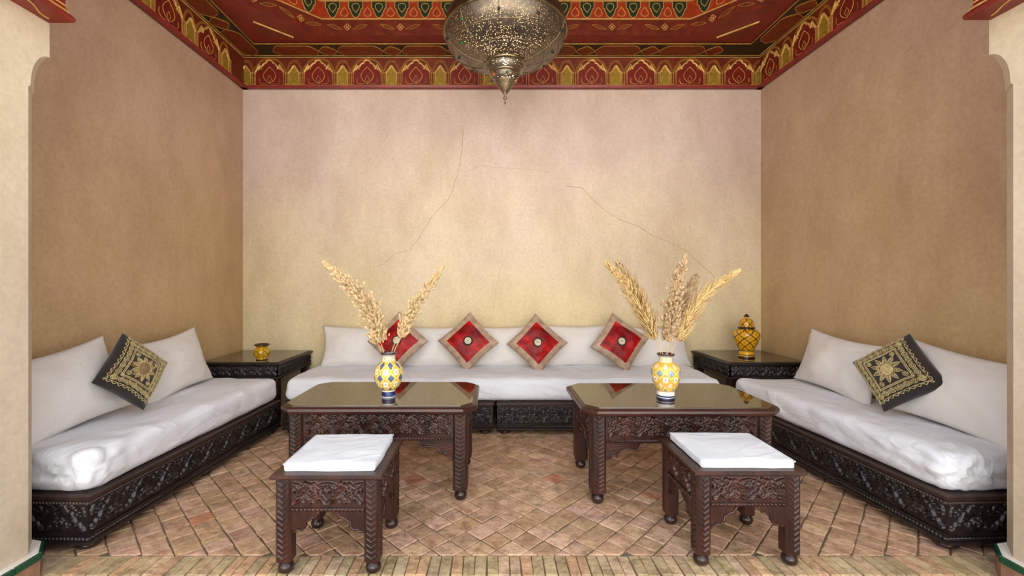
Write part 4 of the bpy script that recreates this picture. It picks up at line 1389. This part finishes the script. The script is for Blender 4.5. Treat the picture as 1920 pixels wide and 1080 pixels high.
# ------------------------------------------------------------------ pierced brass chandelier
def pierced():
    m = bpy.data.materials.new('pierced_brass'); m.use_nodes = True
    nt = m.node_tree; N = nt.nodes; L = nt.links; b = N['Principled BSDF']; out = N['Material Output']
    b.inputs['Metallic'].default_value = .85; b.inputs['Roughness'].default_value = .36
    tc = N.new('ShaderNodeTexCoord')
    nz = N.new('ShaderNodeTexNoise'); nz.inputs['Scale'].default_value = 30; L.new(tc.outputs['Object'], nz.inputs['Vector'])
    rp = N.new('ShaderNodeValToRGB'); rp.color_ramp.elements[0].color = lin(86,76,66); rp.color_ramp.elements[1].color = lin(132,118,102)
    L.new(nz.outputs['Fac'], rp.inputs['Fac']); L.new(rp.outputs[0], b.inputs['Base Color'])
    vo = N.new('ShaderNodeTexVoronoi'); vo.inputs['Scale'].default_value = 88; vo.inputs['Randomness'].default_value = .7
    L.new(tc.outputs['Object'], vo.inputs['Vector'])
    big = N.new('ShaderNodeTexNoise'); big.inputs['Scale'].default_value = 9; L.new(tc.outputs['Object'], big.inputs['Vector'])
    th = N.new('ShaderNodeMapRange'); th.inputs[1].default_value = .35; th.inputs[2].default_value = .65
    th.inputs[3].default_value = .20; th.inputs[4].default_value = .30
    L.new(big.outputs['Fac'], th.inputs[0])
    lt = N.new('ShaderNodeMath'); lt.operation = 'LESS_THAN'; L.new(vo.outputs['Distance'], lt.inputs[0]); L.new(th.outputs[0], lt.inputs[1])
    tr = N.new('ShaderNodeBsdfTransparent'); mx = N.new('ShaderNodeMixShader')
    L.new(lt.outputs[0], mx.inputs[0]); L.new(b.outputs[0], mx.inputs[1]); L.new(tr.outputs[0], mx.inputs[2])
    L.new(mx.outputs[0], out.inputs['Surface'])
    return m
M_PIERCED = pierced()
M_BULB = bpy.data.materials.new('bulb_glow'); M_BULB.use_nodes = True
bb = M_BULB.node_tree.nodes['Principled BSDF']
bb.inputs['Emission Color'].default_value = (1, .82, .55, 1); bb.inputs['Emission Strength'].default_value = 25
M_GEMS = [mat('glass_gem_dark', lin(20,24,20), rough=.08), mat('glass_gem_amber', lin(170,80,20), rough=.08), mat('glass_gem_green', lin(30,90,40), rough=.08)]
CX, CY = .098, 3.20
ch = empty('chandelier', T(CX, CY, 3.08), 'large domed pierced brass chandelier with a tapering finial', 'chandelier')
R0 = .443
prof = [(.14, -.262)] 
bowl = [(R0*math.sin(a), -.235*math.cos(a)) for a in [math.radians(18+72*k/20) for k in range(21)]]
MB().lathe(bowl, 64).build('pierced_bowl', M_PIERCED, ch, 'all')
MB().lathe([(R0-.004,-.012),(R0+.006,-.012),(R0+.012,-.002),(R0+.008,.01),(R0-.004,.014),(R0-.01,.03),(R0-.012,.06)], 64).build('rim', M_RIM, ch, 'all')
MB().lathe([(R0-.012,.06),(R0-.02,.10),(R0-.10,.20),(.18,.30),(.07,.36),(.03,.42),(.02,.5)], 48).build('upper_dome', M_BRASS, ch, 'all')
MB().tube([(0,0,.48),(0,0,1.36)], .009, 8).build('hanging_rod', M_RIM, ch)
for k in range(10):
    a = 2*PI*(k+.3)/10
    pts = [(r_*1.004*math.cos(a), r_*1.004*math.sin(a), z_-.002) for r_, z_ in bowl]
    MB().tube(pts, .0035, 5).build('rib', M_BRASS, ch, 'all')
for fr in (.30, .62):
    i = int(fr*20); r_, z_ = bowl[i]
    MB().tube([(r_*1.004*math.cos(2*PI*k/48), r_*1.004*math.sin(2*PI*k/48), z_-.002) for k in range(48)], .004, 5, True).build('band', M_BRASS, ch, 'all')
for k in range(10):
    for fr, d in ((.45, 0), (.75, .5)):
        a = 2*PI*(k+.8+d)/10; i = int(fr*20); r_, z_ = bowl[i]
        g = MB().ball((0,0,0), .011, nu=10, nv=6).build('glass_gem', M_GEMS[k % 3 if k % 4 == 1 else 0], ch, 'all', T(r_*1.01*math.cos(a), r_*1.01*math.sin(a), z_-.004))
MB().lathe([(.140,-.212),(.152,-.220),(.154,-.228),(.146,-.236),(.136,-.238)], 40).build('collar', M_RIM, ch, 'all')
MB().lathe([(.137,-.236),(.138,-.252),(.130,-.272),(.112,-.288)], 40).build('pierced_collar', M_PIERCED, ch, 'all')
MB().lathe([(.112,-.286),(.114,-.292),(.106,-.300),(.100,-.302)], 40).build('band', M_RIM, ch, 'all')
MB().lathe([(.101,-.301),(.099,-.318),(.090,-.335),(.074,-.348)], 40).build('pierced_collar', M_PIERCED, ch, 'all')
MB().lathe([(.074,-.345),(.077,-.350),(.070,-.358),(.058,-.378),(.040,-.405),(.022,-.428),(.012,-.436),(.012,-.442),(.006,-.446),(.006,-.456),(.012,-.460),(.016,-.468),(.012,-.476),(.005,-.482),(.005,-.502),(.007,-.506),(.004,-.512),(0,-.513)], 28).build('finial', M_BRASS, ch, 'all')
for k in range(6):
    a = 2*PI*(k+.6)/6
    MB().ball((0,0,0), .011, nu=10, nv=6).build('glass_gem', M_GEMS[(k+1) % 3], ch, 'all', T(.100*math.cos(a), .100*math.sin(a), -.322))
MB().ball((0,0,0), .028, .028, .04).build('bulb', M_BULB, ch, 'all', T(0,0,-.19))
for z_, e_ in ((-.10, 12.0), (-.30, 1.2)):
    ld = bpy.data.lights.new('chandelier_lamp', 'POINT'); ld.energy = e_; ld.color = (1, .88, .70); ld.shadow_soft_size = .03
    lo = bpy.data.objects.new('chandelier_lamp', ld); COL.objects.link(lo); lo.parent = ch; lo.location = (0, 0, z_)
